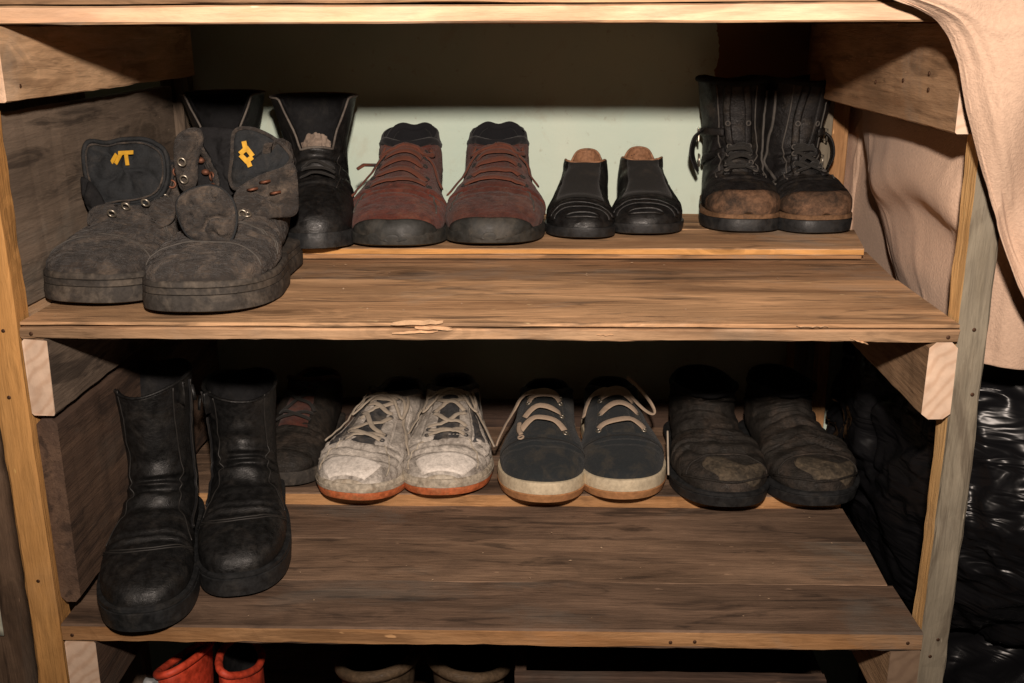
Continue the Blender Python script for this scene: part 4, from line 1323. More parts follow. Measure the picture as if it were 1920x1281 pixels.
# ------------------------------------------------------------------ zip boots on the lower shelf
def zip_boot(label, x, y, yaw, m):
    t = thing('ankle_boot', label, 'boot', (x, y, Z2 + 0.001), yaw, 'tall plain black leather boots')
    L, z0 = 0.290, 0.029
    of = outline_fn(L, 0.0490, 0.040, 0.085, 0.055, 2.6)
    sh = shift_fn(L, m, 0.008)
    K = boot_keys(of, sh, z0, L, 0.031, 0.070, 0.115, 0.26, 0.062, 0.214 if m > 0 else 0.178, 0.0410, 0.0450, 0.165, None, 0.0, 2.6, 0.36)
    la = Last(K, creases([(0.44, 0.012, 0.0020, 0, 1.2, 0.015), (0.49, 0.013, 0.0018, 0.1, 1.2, 0.015),
                          (0.64, 0.018, 0.0050, 0.3, 0.9, 0.03), (0.70, 0.018, 0.0055, -0.25, 0.9, 0.03), (0.76, 0.02, 0.0050, 0.35, 0.8, 0.03),
                          (0.84, 0.02, 0.0028, -0.3, 0.8, 0.03)], 61 + m, 0.0006, 45, 0.0018, 16))

    def ut(th):
        a = (th + PI) % (2 * PI) - PI
        return 1.0 - 0.026 * math.exp(-((a + 0.35 * m) / 1.0) ** 2) - 0.012 * math.exp(-((abs(a) - PI) / 0.5) ** 2)
    shell('upper', la, 'leather_black', t, 0, 1, 120, 92, ut, None, 0, False, 0.003)
    inner(la, 'lining_black', t, 0.60, lambda th: ut(th) - 0.003, -0.005)
    rim(la, 'leather_black', t, ut, 0.0017, 'binding', 0.0, 80)
    # welt, sole and heel
    sole_part('welt', of, sh, L, [(0.0235, 0.002), (0.0242, 0.0042), (0.0278, 0.0042), (0.0290, 0.002), (0.0292, -0.006)], 'rubber_black', t, 0.004, 0.09)
    sole_part('outsole', of, sh, L, [(0.0, -0.002), (0.0020, 0.003), (0.0220, 0.0046), (0.0235, 0.002)], 'rubber_black', t, 0.004, 0.09)
    # seams: apron line over the vamp and side seams up the shaft
    b = np.linspace(-1, 1, 40)
    for dq in (0.0, 0.012):
        band('vamp_seam', la, 0.385 + dq + 0.10 * np.abs(b) ** 1.8 + 0.004 * np.sin(5 * b), b * 1.5, 0.0008, 'stitch_dark', t, None, 0.0003)
    for sg in (-1, 1):
        uu = np.linspace(0.53, 0.985, 50)
        th = sg * (0.78 + 0.55 * np.clip((0.62 - uu) / 0.10, 0, 1) ** 1.2 + 0.05 * np.sin(uu * 25))
        band('side_seam', la, uu, th, 0.0008, 'stitch_dark', t, None, 0.0003)
    zz = np.linspace(0.60, 0.985, 60)
    zt = m * (1.35 + 0.03 * np.sin(zz * 20))
    zp = band('zip', la, zz, zt, 0.0030, 'lining_black', t, 0.0012, 0.0010)
    band('zip_teeth', la, zz, zt, 0.0011, 'stitch_dark', t, 0.0009, 0.0022)
    p = la.S(np.array([0.975]), np.array([m * 1.35]), 0.004)[0]
    tube('zip_pull', [p, p + np.array([m * 0.002, -0.003, -0.010]), p + np.array([m * 0.0025, -0.003, -0.018])], 0.0022, 'leather_shiny', t, 0.001)
    # leather pull tab at the top
    q = la.S(np.array([0.985]), np.array([m * 0.95]), 0.002)[0]
    pad('pull_tab', [q + np.array([0, 0, -0.022]), q + np.array([0, -0.001, -0.010]), q + np.array([0, 0, 0.004]), q + np.array([0, 0.005, -0.004])],
        [0.004, 0.0055, 0.005, 0.003], 0.0018, 'leather_shiny', t, side=(1, -m * 0.8, 0))
    return t


zip_boot('tall plain black leather boot with its toe over the front edge of the lower shelf', 0.088, -0.0220, math.radians(10), 1)
zip_boot('tall plain black leather boot set back beside its pair, creased at the ankle', 0.184, 0.0540, math.radians(14), -1)


# ------------------------------------------------------------------ low shoes on the lower shelf
def low_keys(of, sh, z0, L, ht, rt, y1, slope, hi, hc, wa, wc, front=0.60, nt=2.2):
    K = toe_keys(of, sh, z0, ht, rt, y1, slope, 0.36, nt, 3.3, 0.002)
    zl = z0 - 0.004
    f = front * L
    K += [(y1 + 0.55 * (f - y1), z0 + hi * 0.80, L * 0.56, zl, wa * 1.08, 0.40, 2.2, 3.0, 0),
          (f - 0.012, z0 + hi * 0.93, L * 0.78, zl, wa, 0.46, 2.1, 2.7, 0),
          (f - 0.004, z0 + hi * 0.98, L * 0.95, zl + 0.004, wa * 0.97, 0.5, 2.0, 2.3, 0),
          (f, z0 + hi, L * 0.99, zl + 0.030, wa * 0.95, 0.5, 2.0, 2.1, 0),
          (f + 0.001, z0 + hi * 1.02, L * 0.975, z0 + hc * 0.7, (wa + wc) * 0.49, 0.5, 2.0, 2.0, 0),
          (f + 0.002, z0 + hi * 1.05, L * 0.955, z0 + hc, wc, 0.5, 2.1, 2.3, 0)]
    return K


def low_top(dip=0.06):
    def ut(th):
        a = abs((th + PI) % (2 * PI) - PI)
        return 1.0 - dip * math.exp(-((a - 1.8) / 0.55) ** 2)
    return ut


def white_sneaker(label, x, y, yaw, m):
    t = thing('white_sneaker', label, 'sneaker', (x, y, -0.3000), yaw, 'dirty white sneakers')
    L, z0 = 0.278, 0.022
    of = outline_fn(L, 0.0595, 0.042, 0.080, 0.05, 2.4)
    sh = shift_fn(L, m, 0.007)
    K = low_keys(of, sh, z0, L, 0.029, 0.06, 0.095, 0.38, 0.067, 0.064, 0.043, 0.036, 0.62)
    la = Last(K, creases([(0.38, 0.012, 0.0022, 0.2 * m, 1.1, 0.03), (0.44, 0.013, 0.0030, 0.0, 1.2, 0.03), (0.50, 0.013, 0.0026, -0.3 * m, 1.1, 0.03),
                          (0.66, 0.02, 0.003, 1.3, 0.7, 0.03), (0.72, 0.02, 0.003, -1.3, 0.7, 0.03)], 71 + m, 0.0012, 55, 0.0018, 26))
    ut = low_top()
    shell('upper', la, 'leather_white', t, 0, 1, 120, 92, ut, None, 0, False, 0.003)
    inner(la, 'collar_black', t, 0.62, lambda th: ut(th) - 0.004, -0.006)
    rim(la, 'leather_grey', t, ut, 0.0045, 'collar', -0.002)
    patch('toe_cap', la, lambda a, b: 0.17 + a * (0.155 + 0.05 * math.cos((b - 0.5) * 2.6)), lambda a, b: (b - 0.5) * 1.9 - 0.15 * m, 'leather_clean', t, 0.0013, 0, 20, 24)
    patch('toe_bumper', la, lambda a, b: 0.01 + 0.13 * a, lambda a, b: (b - 0.5) * 3.3, 'foxing_dirty', t, 0.0012, 0, 12, 30)
    for sg in (-1, 1):
        patch('side_panel', la, lambda a, b: 0.50 + 0.36 * b + 0.04 * a, lambda a, b, s=sg: s * (0.62 + a * 0.62), 'leather_grey' if sg * m < 0 else 'leather_white', t, 0.0016, 0, 20, 22)
        patch('eyestay', la, lambda a, b: 0.48 + 0.48 * b, lambda a, b, s=sg: s * (0.24 + 0.34 * a), 'leather_white', t, 0.0024, 0, 10, 26)
        patch('side_stripe', la, lambda a, b: 0.40 + 0.09 * a + 0.22 * b, lambda a, b, s=sg: s * (1.30 - 0.52 * b), 'leather_white', t, 0.0020, 0, 8, 18)
        patch('side_stripe', la, lambda a, b: 0.60 + 0.05 * a + 0.14 * b, lambda a, b, s=sg: s * (1.35 - 0.55 * b), 'leather_white', t, 0.0026, 0, 8, 18)
        band('seam', la, np.linspace(0.30, 0.50, 24), sg * np.linspace(1.25, 0.45, 24), 0.0010, 'foxing_dirty', t, None, 0.0006)
        for q in (0.52, 0.59, 0.66, 0.73, 0.80):
            eyelet('eyelet', la, q, sg * 0.40, 0.0026, 'leather_grey', t, 0.003, 0.0011)
    patch('tongue', la, lambda a, b: 0.47 + 0.515 * a, lambda a, b: (b - 0.5) * 0.56, 'leather_grey', t, 0.0014, 0, 20, 10)
    laces(la, [0.52, 0.59, 0.66, 0.73, 0.80, 0.87], 0.40, 'lace_dirty', t, 0.0036, 0.0009, 0.0038, True, lift=0.0015)
    # bow: loops and long ends falling to the sides
    b = np.linspace(0, 1, 26)
    for sg in (-1, 1):
        uu = 0.86 - 0.34 * b ** 1.1 * (1.0 if sg > 0 else 0.8)
        band('loose_lace', la, uu, sg * (0.08 + 1.15 * b ** 0.8) + 0.05 * np.sin(8 * b), 0.0026, 'lace_dirty', t, 0.0013, 0.0065)
        uu = 0.86 - 0.20 * np.sin(b * PI) ** 0.8
        band('lace_loop', la, uu, sg * (0.62 * b + 0.38 * np.sin(b * PI)), 0.0026, 'lace_dirty', t, 0.0013, 0.0085)
    sole_part('midsole', of, sh, L, [(0.0115, 0.002), (0.0120, 0.0036), (0.0165, 0.0040), (0.0170, 0.0030), (0.0215, 0.0030), (0.0235, 0.001), (0.0236, -0.006)], 'foxing_dirty', t, 0.010, 0.10)
    sole_part('outsole', of, sh, L, [(0.0, -0.004), (0.0012, 0.0005), (0.0100, 0.0030), (0.0115, 0.0022)], 'sole_orange', t, 0.010, 0.10)
    return t


white_sneaker('dirty white leather sneaker turned outwards beside the tall black boots, orange sole', 0.252, 0.2600, math.radians(-12), 1)
white_sneaker('dirty white leather sneaker pointing straight ahead beside the navy canvas pair, orange sole', 0.384, 0.2740, math.radians(2), -1)


def canvas_sneaker(label, x, y, yaw, m):
    t = thing('canvas_sneaker', label, 'sneaker', (x, y, -0.3000), yaw, 'navy canvas sneakers')
    L, z0 = 0.272, 0.027
    of = outline_fn(L, 0.0570, 0.041, 0.078, 0.05, 2.2)
    sh = shift_fn(L, m, 0.005)
    K = low_keys(of, sh, z0, L, 0.027, 0.06, 0.095, 0.42, 0.066, 0.058, 0.041, 0.034, 0.62)
    la = Last(K, creases([(0.45, 0.014, 0.0010, 0, 1.2, 0.02), (0.50, 0.016, 0.0010, 0.2, 1.0, 0.02)], 81 + m, 0.0005, 50, 0.0012, 18))
    ut = low_top()
    shell('upper', la, 'canvas_navy', t, 0, 1, 120, 92, ut, None, 0, False, 0.0025)
    inner(la, 'collar_black', t, 0.62, lambda th: ut(th) - 0.004, -0.005)
    rim(la, 'canvas_navy', t, ut, 0.0035, 'collar', -0.001)
    sole_part('foxing', of, sh, L, [(0.0120, 0.001), (0.0124, 0.0030), (0.0225, 0.0034), (0.0278, 0.0026), (0.0288, 0.0005), (0.0288, -0.006)], 'foxing_cream', t, 0.008, 0.09)
    sole_part('outsole', of, sh, L, [(0.0, -0.004), (0.0012, 0.0010), (0.0108, 0.0036), (0.0120, 0.0026)], 'gum', t, 0.008, 0.09)
    for sg in (-1, 1):
        patch('eyestay', la, lambda a, b: 0.55 + 0.42 * b, lambda a, b, s=sg: s * (0.30 + 0.36 * a), 'canvas_navy', t, 0.0020, 0, 10, 24)
        for q in (0.585, 0.655, 0.725, 0.795):
            eyelet('eyelet', la, q, sg * 0.52, 0.0032, 'eyelet', t, 0.0026, 0.0012)
    b = np.linspace(-1, 1, 30)
    band('toe_seam', la, 0.52 - 0.05 * b ** 2, b * 1.35, 0.0009, 'canvas_black', t, None, 0.0004)
    patch('tongue', la, lambda a, b: 0.55 + 0.44 * a, lambda a, b: (b - 0.5) * 0.62, 'canvas_navy', t, 0.0012, 0, 18, 10)
    laces(la, [0.590, 0.655, 0.725, 0.795], 0.53, 'lace_beige', t, 0.0056, 0.0009, 0.0040, False, lift=0.007, sag=-0.028)
    b = np.linspace(0, 1, 30)
    # one long end falling to the outside, one loop to the inside
    s1 = -1 if m > 0 else 1
    if m > 0:
        band('loose_lace', la, 0.90 - 0.33 * b, -(0.10 + 1.22 * b), 0.0050, 'lace_beige', t, 0.0014, 0.007 + 0.004 * np.sin(b * PI))
        band('lace_tail', la, 0.62 - 0.10 * b, -(0.55 - 0.10 * b) + 0.0 * b, 0.0034, 'lace_beige', t, 0.0014, 0.0075)
        eyelet('eyelet', la, 0.515, -0.47, 0.0036, 'lace_beige', t, 0.004, 0.0014)
    else:
        band('loose_lace', la, 0.90 - 0.23 * b, -(0.25 + 0.85 * b), 0.0055, 'lace_beige', t, 0.0014, 0.008)
        a = np.linspace(0, 1, 40)
        P0 = la.S(np.array([0.88]), np.array([0.35]), 0.006)[0]
        lp = [P0 + np.array([0.034 * math.sin(q * PI) ** 0.9 * (0.55 + 0.75 * q), -0.050 * math.sin(q * PI), -0.026 * math.sin(q * PI) + 0.020 * q]) for q in a]
        tube('lace_loop', lp, 0.0030, 'lace_beige', t, 0.0013, None, 8)
        a = np.linspace(0, 1, 20)
        tube('lace_tail', [(0.0585 - 0.003 * q, 0.075 - 0.035 * q, 0.072 - 0.048 * q) for q in a], 0.0013, 'lace_dirty', t)
    return t


canvas_sneaker('navy canvas sneaker with beige laces beside the white pair, one lace hanging left', 0.502, 0.2590, math.radians(-3), 1)
canvas_sneaker('navy canvas sneaker with a big lace loop, beside the wrinkled brown shoes', 0.619, 0.2700, math.radians(3), -1)


def brown_shoe(label, x, y, yaw, m):
    t = thing('wrinkled_boot', label, 'boot', (x, y, -0.3000), yaw, 'wrinkled dark brown boots with peeled toes')
    L, z0 = 0.280, 0.022
    of = outline_fn(L, 0.0620, 0.045, 0.090, 0.05, 2.4)
    sh = shift_fn(L, m, 0.005)
    K = boot_keys(of, sh, z0, L, 0.033, 0.075, 0.105, 0.34, 0.056, 0.104, 0.046, 0.045, 0.150, None, 0.0, 2.3, 0.36)
    cl = [(0.37 + 0.047 * i + 0.012 * math.sin(i * 3.7 + m), 0.010 + 0.005 * (i % 2), 0.0018 + 0.0011 * ((i * 7) % 4), 0.7 * math.sin(i * 2.1 + m), 0.8 + 0.3 * (i % 3), 0.045) for i in range(12)]
    la = Last(K, creases(cl, 91 + m, 0.0012, 50, 0.0024, 20))
    ut = low_top(0.03)
    shell('upper', la, 'leather_brown', t, 0, 1, 120, 92, ut, None, 0, False, 0.003)
    inner(la, 'lining_black', t, 0.66, lambda th: ut(th) - 0.004, -0.005)
    rim(la, 'lining_black', t, ut, 0.004, 'collar', -0.001)
    patch('peeled_toe', la, lambda a, b: 0.13 + a * (0.19 + 0.03 * math.sin(b * 9)), lambda a, b: (b - 0.42) * 1.9 + 0.1 * math.sin(a * 6) + 0.25, 'toe_peeled', t, 0.0010, 0, 22, 26)
    b = np.linspace(-1, 1, 40)
    band('toe_seam', la, 0.115 + 0.22 * np.abs(b) ** 2.2, b * 1.55, 0.0016, 'leather_brown', t, None, 0.0008)
    band('toe_seam', la, 0.355 - 0.05 * b ** 2, b * 1.4, 0.0014, 'leather_brown', t, None, 0.0006)
    sole_part('welt', of, sh, L, [(0.0155, 0.002), (0.0162, 0.0048), (0.0200, 0.0048), (0.0208, 0.003), (0.0215, -0.005)], 'rubber_black', t, 0.006, 0.09)
    sole_part('outsole', of, sh, L, [(0.0, -0.004), (0.0012, 0.001), (0.0140, 0.0035), (0.0155, 0.002)], 'rubber_black', t, 0.006, 0.09)
    return t


brown_shoe('wrinkled dark brown leather boot with scuffed toe beside the navy canvas sneaker', 0.740, 0.2540, math.radians(1), 1)
brown_shoe('wrinkled dark brown boot with peeled toe at the right end of the lower shelf', 0.868, 0.2600, math.radians(6), -1)


def dark_shoe(label, x, y, yaw, m):
    t = thing('dark_shoe', label, 'shoe', (x, y, -0.3000), yaw, 'dark shoes at the back of the lower shelf')
    L, z0 = 0.27, 0.020
    of = outline_fn(L, 0.050, 0.039, 0.075, 0.05, 2.3)
    sh = shift_fn(L, m, 0.005)
    K = low_keys(of, sh, z0, L, 0.032, 0.06, 0.095, 0.46, 0.075, 0.065, 0.041, 0.034)
    la = Last(K, creases([(0.45, 0.014, 0.0018, 0, 1.2, 0.02), (0.51, 0.016, 0.0018, 0.2, 1.0, 0.02)], 101 + m, 0.001, 50, 0.0015, 20))
    ut = low_top()
    shell('upper', la, 'leather_brown', t, 0, 1, 60, 48, ut, None, 0, False, 0.003)
    inner(la, 'lining_black', t, 0.62, lambda th: ut(th) - 0.004, -0.005)
    rim(la, 'suede_red_dark', t, ut, 0.004, 'collar', -0.001)
    patch('tongue', la, lambda a, b: 0.50 + 0.47 * a, lambda a, b: (b - 0.5) * 0.8, 'suede_red_dark', t, 0.0014, 0, 16, 10)
    patch('toe_cap', la, lambda a, b: 0.01 + 0.28 * a, lambda a, b: (b - 0.5) * 3.4, 'leather_brown', t, 0.0014, 0, 16, 26)
    laces(la, [0.55, 0.62, 0.69, 0.76], 0.45, 'lace_black', t, 0.003, 0.0014, 0.004, True)
    sole_part('outsole', of, sh, L, [(0.0, -0.003), (0.001, 0.001), (0.016, 0.003), (0.0195, 0.001), (0.02, -0.005)], 'sole_dusty', t, 0.006, 0.09)
    return t


dark_shoe('dark grey-brown shoe in the shade just behind the tall plain black boot', 0.160, 0.3100, math.radians(-2), 1)


# ------------------------------------------------------------------ things on the bottom shelf
def tall_boot(name, label, x, y, yaw, top, mat, lining, trim, m, ws=0.052, lean=0.0, group=None, fw=0.050, rr=0.0075):
    t = thing(name, label, 'boot', (x, y, Z3 + 0.001), yaw, group)
    L, z0 = 0.27, 0.022
    of = outline_fn(L, fw, fw * 0.8, 0.08, 0.05)
    sh = shift_fn(L, m, 0.006)
    K = boot_keys(of, sh, z0, L, 0.040, 0.07, 0.10, 0.4, 0.07, top, fw * 0.84, ws, 0.145, None, lean)
    la = Last(K, creases([(0.62, 0.02, 0.004, 0, 1.0, 0.03), (0.70, 0.02, 0.004, 0.3, 1.0, 0.03)], 111 + m, 0.0006, 45, 0.0015, 16))

    def ut(th):
        return 1.0 - 0.05 * (0.5 + 0.5 * math.cos(th - 0.6 * m))
    shell('upper', la, mat, t, 0, 1, 60, 48, ut, None, 0, False, 0.003)
    inner(la, lining, t, 0.62, lambda th: ut(th) - 0.003, -0.005)
    rim(la, trim, t, ut, rr, 'collar', -0.001)
    sole_part('outsole', of, sh, L, [(0.0, -0.003), (0.001, 0.001), (0.018, 0.003), (0.0215, 0.001), (0.022, -0.005)], 'rubber_black', t, 0.006, 0.09)
    return t, la


rb, la = tall_boot('rubber_boot', 'orange-red rubber boot below the lower shelf, its top just in view', 0.098, 0.298, PI - 0.03, 0.258, 'rubber_red', 'lining_black', 'rubber_red', 1, 0.027, 0.0, 'orange-red rubber boots', 0.028, 0.0045)
p = la.S(np.array([0.97]), np.array([PI - 0.7]), 0.004)[0]
pad('pull_tab', [p + np.array([0.004, 0.004, -0.03]), p + np.array([0.004, 0.006, -0.01]), p + np.array([0, 0.002, 0.006]), p + np.array([-0.004, -0.008, -0.004])],
    [0.008, 0.010, 0.009, 0.006], 0.003, 'rubber_grey', rb, side=(1, 0.4, 0))
rb2, la2 = tall_boot('rubber_boot', 'narrow orange-red rubber boot top beside the one with the grey tab', 0.156, 0.300, PI + 0.0, 0.258, 'rubber_red', 'lining_black', 'rubber_red', -1, 0.018, 0.0, 'orange-red rubber boots', 0.028, 0.0045)
tall_boot('brown_boot', 'brown leather boot on the bottom shelf, only its top edge showing, nearer the red boots', 0.300, 0.400, PI, 0.188, 'leather_olive', 'lining_black', 'leather_olive', 1, 0.050, 0, 'brown boots on the bottom shelf')
tall_boot('brown_boot', 'brown leather boot on the bottom shelf, only its top edge showing, right of its pair', 0.405, 0.405, PI + 0.05, 0.184, 'leather_olive', 'lining_black', 'leather_olive', -1, 0.050, 0, 'brown boots on the bottom shelf')


# ------------------------------------------------------------------ beige cloth draped over the right end
M['cloth'] = fabric('beige_cloth', (0.585, 0.415, 0.305), (0.525, 0.365, 0.265), 500, 0.92, 1.0)
zs = np.array([0.470, 0.390, 0.335, 0.312, 0.302, 0.292, 0.278, 0.256, 0.218, 0.175, 0.135, 0.095, 0.062, 0.03, -0.01, -0.05])
xe = np.array([0.640, 0.700, 0.760, 0.790, 0.815, 0.834, 0.846, 0.857, 0.868, 0.884, 0.900, 0.918, 0.934, 0.952, 0.975, 1.00])
NZ, NS = 150, 240
V = []
for i in range(NZ):
    a = i / (NZ - 1)
    z = 0.470 - 0.515 * a
    ed = float(np.interp(-z, -zs, xe))
    ye = float(np.interp(z, [-0.05, -0.01, 0.016, 0.054, 0.116, 0.155, 0.21], [0.28, 0.305, 0.345, 0.395, 0.448, 0.480, 0.500]))   # edge of the inner pleat
    top = np.clip((z - 0.20) / 0.1, 0, 1)
    xin = 0.9400 + 0.004 * math.sin(9 * a)
    path = [(0.946, 0.593), (0.950, 0.55), (0.957, 0.52), (0.964, ye - 0.05), (0.958, ye - 0.065), (0.952, ye - 0.02), (xin + 0.006, ye + 0.002),
            (xin - 0.002, ye - 0.012), (xin - 0.006, ye - 0.10), (xin - 0.002, 0.15), (xin + 0.010, 0.085), (0.985, 0.062), (1.04, 0.075), (1.12, 0.08), (1.22, 0.03),
            (1.26, -0.03), (1.20, -0.06), (1.10, -0.05), (0.5 * (1.04 + ed) + 0.02, -0.052), (ed + 0.03, -0.046), (ed + 0.008, -0.036), (ed, -0.030)]
    P = crsp(path, NS)
    s = np.linspace(0, 1, NS)
    # folds: soft ripples, stronger away from where the cloth is held
    q = np.stack([s * 9, np.full(NS, z * 3.0), np.zeros(NS)], 1)
    rip = 0.010 * fbm(q, 2, 5) * (0.35 + 0.65 * (1 - top))
    # the cloth sags inwards through the open side and breaks into a fold below
    dl = z - (0.078 + 0.02 * np.sin(14 * (P[:, 1] - 0.1)))
    bul = np.exp(-(np.clip(dl - 0.025, 0, 1) / 0.055) ** 2) / (1 + np.exp(-(dl - 0.004) / 0.0065))
    low = np.exp(-((dl + 0.075) / 0.045) ** 2)
    win = np.clip((P[:, 1] - 0.055) / 0.05, 0, 1) * np.clip((ye - P[:, 1]) / 0.10, 0, 1) * (s < 0.5) * (P[:, 0] < 0.956)
    zz = z - (0.015 * np.clip((P[:, 0] - 0.98) / 0.2, 0, 1)) * (a ** 3)
    xx = P[:, 0] + np.where(s < 0.60, rip * 0.45, 0.25 * rip * (s < 0.85)) - win * (0.024 * bul + 0.010 * low)
    yy = P[:, 1] + np.where(s > 0.50, rip * 1.0, 0) * np.where(s > 0.9, 0.5, 1)
    yy = yy + np.clip((s - 0.72) / 0.08, 0, 1) * np.clip((1 - s) / 0.06, 0, 1) * (0.012 * np.sin(30 * P[:, 0] - 9 * z) + 0.007 * np.sin(63 * P[:, 0] - 14 * z + 1))
    lim = 0.9080 if -0.03 < z < 0.185 else 0.9355
    xx = np.where((s < 0.5) & (xx < lim), lim + 0.15 * (xx - lim), xx)
    xx = np.where((P[:, 1] < 0.085) & (P[:, 1] > 0) & (xx < 0.9355), 0.9355, xx)
    fw = 0.0016 * fbm(np.stack([s * 60, np.full(NS, z * 22.0), s * 0], 1), 3, 9)
    fw = fw - 0.0022 * np.exp(-(np.abs(fbm(np.stack([s * 26, np.full(NS, z * 9.0), s * 0], 1), 2, 19)) / 0.05) ** 2)
    hem = 0.0010 * math.exp(-((z + 0.030) / 0.0022) ** 2)
    xx = xx + (fw + hem) * (s < 0.55)
    yy = yy + (fw + hem) * (s >= 0.55)
    for k in range(NS):
        V.append((xx[k], yy[k], zz[k]))
cl = mesh('draped_cloth', V, grid_faces(NZ, NS), 'cloth')
sd = cl.modifiers.new('solid', 'SOLIDIFY')
sd.thickness = 0.0014
sb = cl.modifiers.new('sub', 'SUBSURF')
sb.levels = sb.render_levels = 1
tag(cl, 'beige cloth draped over the top right corner of the shelf', 'cloth')


# ------------------------------------------------------------------ black plastic bags on the right
def plastic_mat():
    m, nt, bs = new_mat('black_plastic')
    v, iso, rnd = obj_vec(nt, (1, 1, 1))
    bs.inputs['Base Color'].default_value = (0.007, 0.007, 0.008, 1)
    bs.inputs['Roughness'].default_value = 0.31
    bs.inputs['Specular IOR Level'].default_value = 0.32
    mp = nd(nt, 'ShaderNodeMapping')
    mp.inputs['Scale'].default_value = (0.8, 0.8, 3.2)
    mp.inputs['Rotation'].default_value = (0.25, 0.45, 0.2)
    nt.links.new(iso, mp.inputs[0])
    n2 = noise(nt, mp.outputs[0], 15, 2, 0.45, 1.4)
    bump(nt, bs, n2.outputs[0], 0.55, 0.012)
    return m


M['plastic'] = plastic_mat()


def bag(label, c, r, seed, sub=7, xmin=None, ymax=None, rot=0.5):
    bm = bmesh.new()
    bmesh.ops.create_icosphere(bm, subdivisions=sub, radius=1.0)
    P = np.array([v.co[:] for v in bm.verts])
    d = 1 + 0.10 * fbm(P * 1.7 + seed * 3.1, 3, seed)
    w = fbm(P * 2.0 + seed, 3, seed + 4)
    w2 = fbm(P * 5.0 + seed, 2, seed + 5)
    ca, sa = math.cos(rot), math.sin(rot)
    R = np.stack([P[:, 0] * ca + P[:, 2] * sa, P[:, 1], -P[:, 0] * sa + P[:, 2] * ca], 1)
    Q = R * np.array([1.6, 1.6, 7.0]) + 1.6 * w[:, None]
    Q2 = R * np.array([5.0, 5.0, 16.0]) + 1.5 * w[:, None] + 0.8 * w2[:, None]
    n1 = 1 - 2 * np.abs(vnoise(Q, seed + 8))
    n2 = 1 - 2 * np.abs(vnoise(Q2, seed + 12))
    n3 = 1 - 2 * np.abs(vnoise(R * 6.5 + 2 * w[:, None], seed + 21))
    d += 0.055 * n1 + 0.020 * n2 * (0.5 + np.clip(w * 2, -0.3, 1)) + 0.022 * n3
    X = P * d[:, None] * np.array(r)
    X[:, 2] = np.where(X[:, 2] < -0.8 * r[2], -0.8 * r[2] + 0.15 * (X[:, 2] + 0.8 * r[2]), X[:, 2])
    if xmin is not None:
        lim = xmin - c[0] + 0.022 * n1 + 0.012 * n3 + 0.03
        k = 0.02
        X[:, 0] = lim + k * np.log1p(np.exp(np.clip((X[:, 0] - lim) / k, -30, 30)))      # soft clamp keeps the folds
    if ymax is not None:
        lim = ymax - c[1]
        X[:, 1] = np.where(X[:, 1] > lim, lim + 0.05 * (X[:, 1] - lim), X[:, 1])
    for v, x in zip(bm.verts, X):
        v.co = Vector(x)
    for f in bm.faces:
        f.smooth = True
    me = bpy.data.meshes.new('plastic_bag')
    bm.to_mesh(me)
    bm.free()
    o = link('plastic_bag', me, 'plastic')
    o.location = c
    return tag(o, label, 'bag', 'black plastic bags piled right of the shelf')


bag('upper crumpled black plastic bag under the cloth, bulging in behind the right post', (1.165, 0.335, -0.235), (0.270, 0.245, 0.255), 3, 7, 0.890, 0.585, 0.6)
bag('lower crumpled black plastic bag right of the shelf post, under the other bag', (1.26, 0.28, -0.70), (0.33, 0.32, 0.30), 8, 7, 0.948, 0.585, 0.3)

bag('crumpled black plastic bag wedged against the wall behind the right post', (1.105, 0.49, -0.28), (0.20, 0.12, 0.26), 14, 6, 0.902, 0.590, -0.4)

# ------------------------------------------------------------------ box on the bottom shelf, crumbs on the planks
bx = thing('wooden_box', 'brown wooden box on the bottom shelf, only its top edge in view', 'box', (0.66, 0.27, Z3 + 0.001))
hb = 0.1960
plank('side_panel', (-0.185, -0.140, 0.0), (0.185, -0.126, hb), 'x', ('board_brown', 'board_brown', 'end_brown'), bx, seed=51)
plank('side_panel', (-0.185, 0.126, 0.0), (0.185, 0.140, hb), 'x', ('board_brown', 'board_brown', 'end_brown'), bx, seed=52)
plank('end_panel', (-0.185, -0.125, 0.0), (-0.172, 0.125, hb - 0.002), 'y', ('board_brown', 'board_brown', 'end_brown'), bx, seed=53)
plank('end_panel', (0.172, -0.125, 0.0), (0.185, 0.125, hb - 0.002), 'y', ('board_brown', 'board_brown', 'end_brown'), bx, seed=54)
plank('bottom_panel', (-0.171, -0.125, 0.0), (0.171, 0.125, 0.012), 'x', ('board_brown', 'board_brown', 'end_brown'), bx, seed=55)

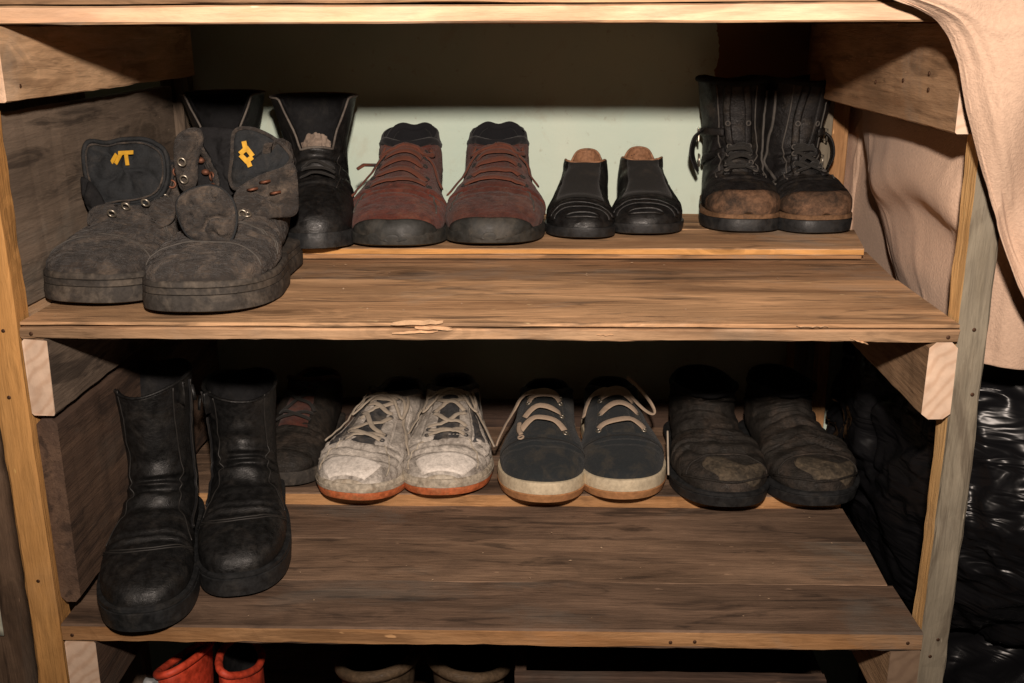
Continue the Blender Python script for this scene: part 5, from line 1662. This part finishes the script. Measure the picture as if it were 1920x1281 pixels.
V, F = [], []
rc = random.Random(5)
for i in range(70):
    if i < 34:
        x, y, z = rc.uniform(0.02, 0.88), rc.uniform(0.01, 0.27), ZT + 0.0006
    else:
        x, y, z = rc.uniform(0.03, 0.88), rc.uniform(0.01, 0.29), Z2 + 0.0008
    r = rc.uniform(0.0004, 0.0010) * (1.8 if rc.random() < 0.12 else 1)
    a = rc.uniform(0, PI)
    l = r * rc.uniform(1.0, 3.2)
    k = len(V)
    for (p_, q_, w_) in ((l, 0, 0), (0, r, 0), (-l, 0, 0), (0, -r, 0), (0, 0, r * 0.9)):
        V.append((x + p_ * math.cos(a) - q_ * math.sin(a), y + p_ * math.sin(a) + q_ * math.cos(a), z + w_))
    F += [(k, k + 1, k + 4), (k + 1, k + 2, k + 4), (k + 2, k + 3, k + 4), (k + 3, k, k + 4), (k, k + 3, k + 2, k + 1)]
M['crumb'] = plain('dry_crumbs', (0.36, 0.25, 0.16), 0.9)
cr_ = mesh('crumbs', V, F, 'crumb', None, False)
cr_['kind'] = 'stuff'
cr_['label'] = 'dry crumbs and wood dust scattered on the shelf planks'


# ------------------------------------------------------------------ small pieces belong to the part that carries them
CARRIER = {'logo': ('collar_flap', 'tongue'), 'flap_piping': ('collar_flap',), 'tongue_piping': ('tongue',), 'tongue_edge': ('tongue',), 'tongue_fold': ('tongue',),
           'zip_teeth': ('zip',), 'zip_pull': ('zip',), 'buckle': ('strap',), 'strap_flap': ('strap',), 'eyelet': ('eyestay', 'facing', 'quarter'),
           'lace_hook': ('quarter', 'facing'), 'seam': ('upper',), 'toe_seam': ('upper',), 'vamp_seam': ('upper',), 'side_seam': ('upper',), 'trim': ('upper',),
           'binding': ('upper',), 'lace_end': ('loose_lace',), 'loose_lace': ('lace',), 'lace_tail': ('lace',), 'lace_loop': ('lace',)}
for root in [o for o in bpy.data.objects if o.type == 'EMPTY' and o.parent is None]:
    kids = list(root.children)
    by = {}
    for k in kids:
        by.setdefault(k.name.split('.')[0], []).append(k)
    for k in kids:
        nm = k.name.split('.')[0]
        if nm == 'lace_end':
            continue
        for c in CARRIER.get(nm, ()):
            if c in by:
                # the nearest of several carriers
                kc = sum((Vector(v) for v in k.bound_box), Vector()) / 8
                k.parent = min(by[c], key=lambda q: (sum((Vector(v) for v in q.bound_box), Vector()) / 8 - kc).length)
                break
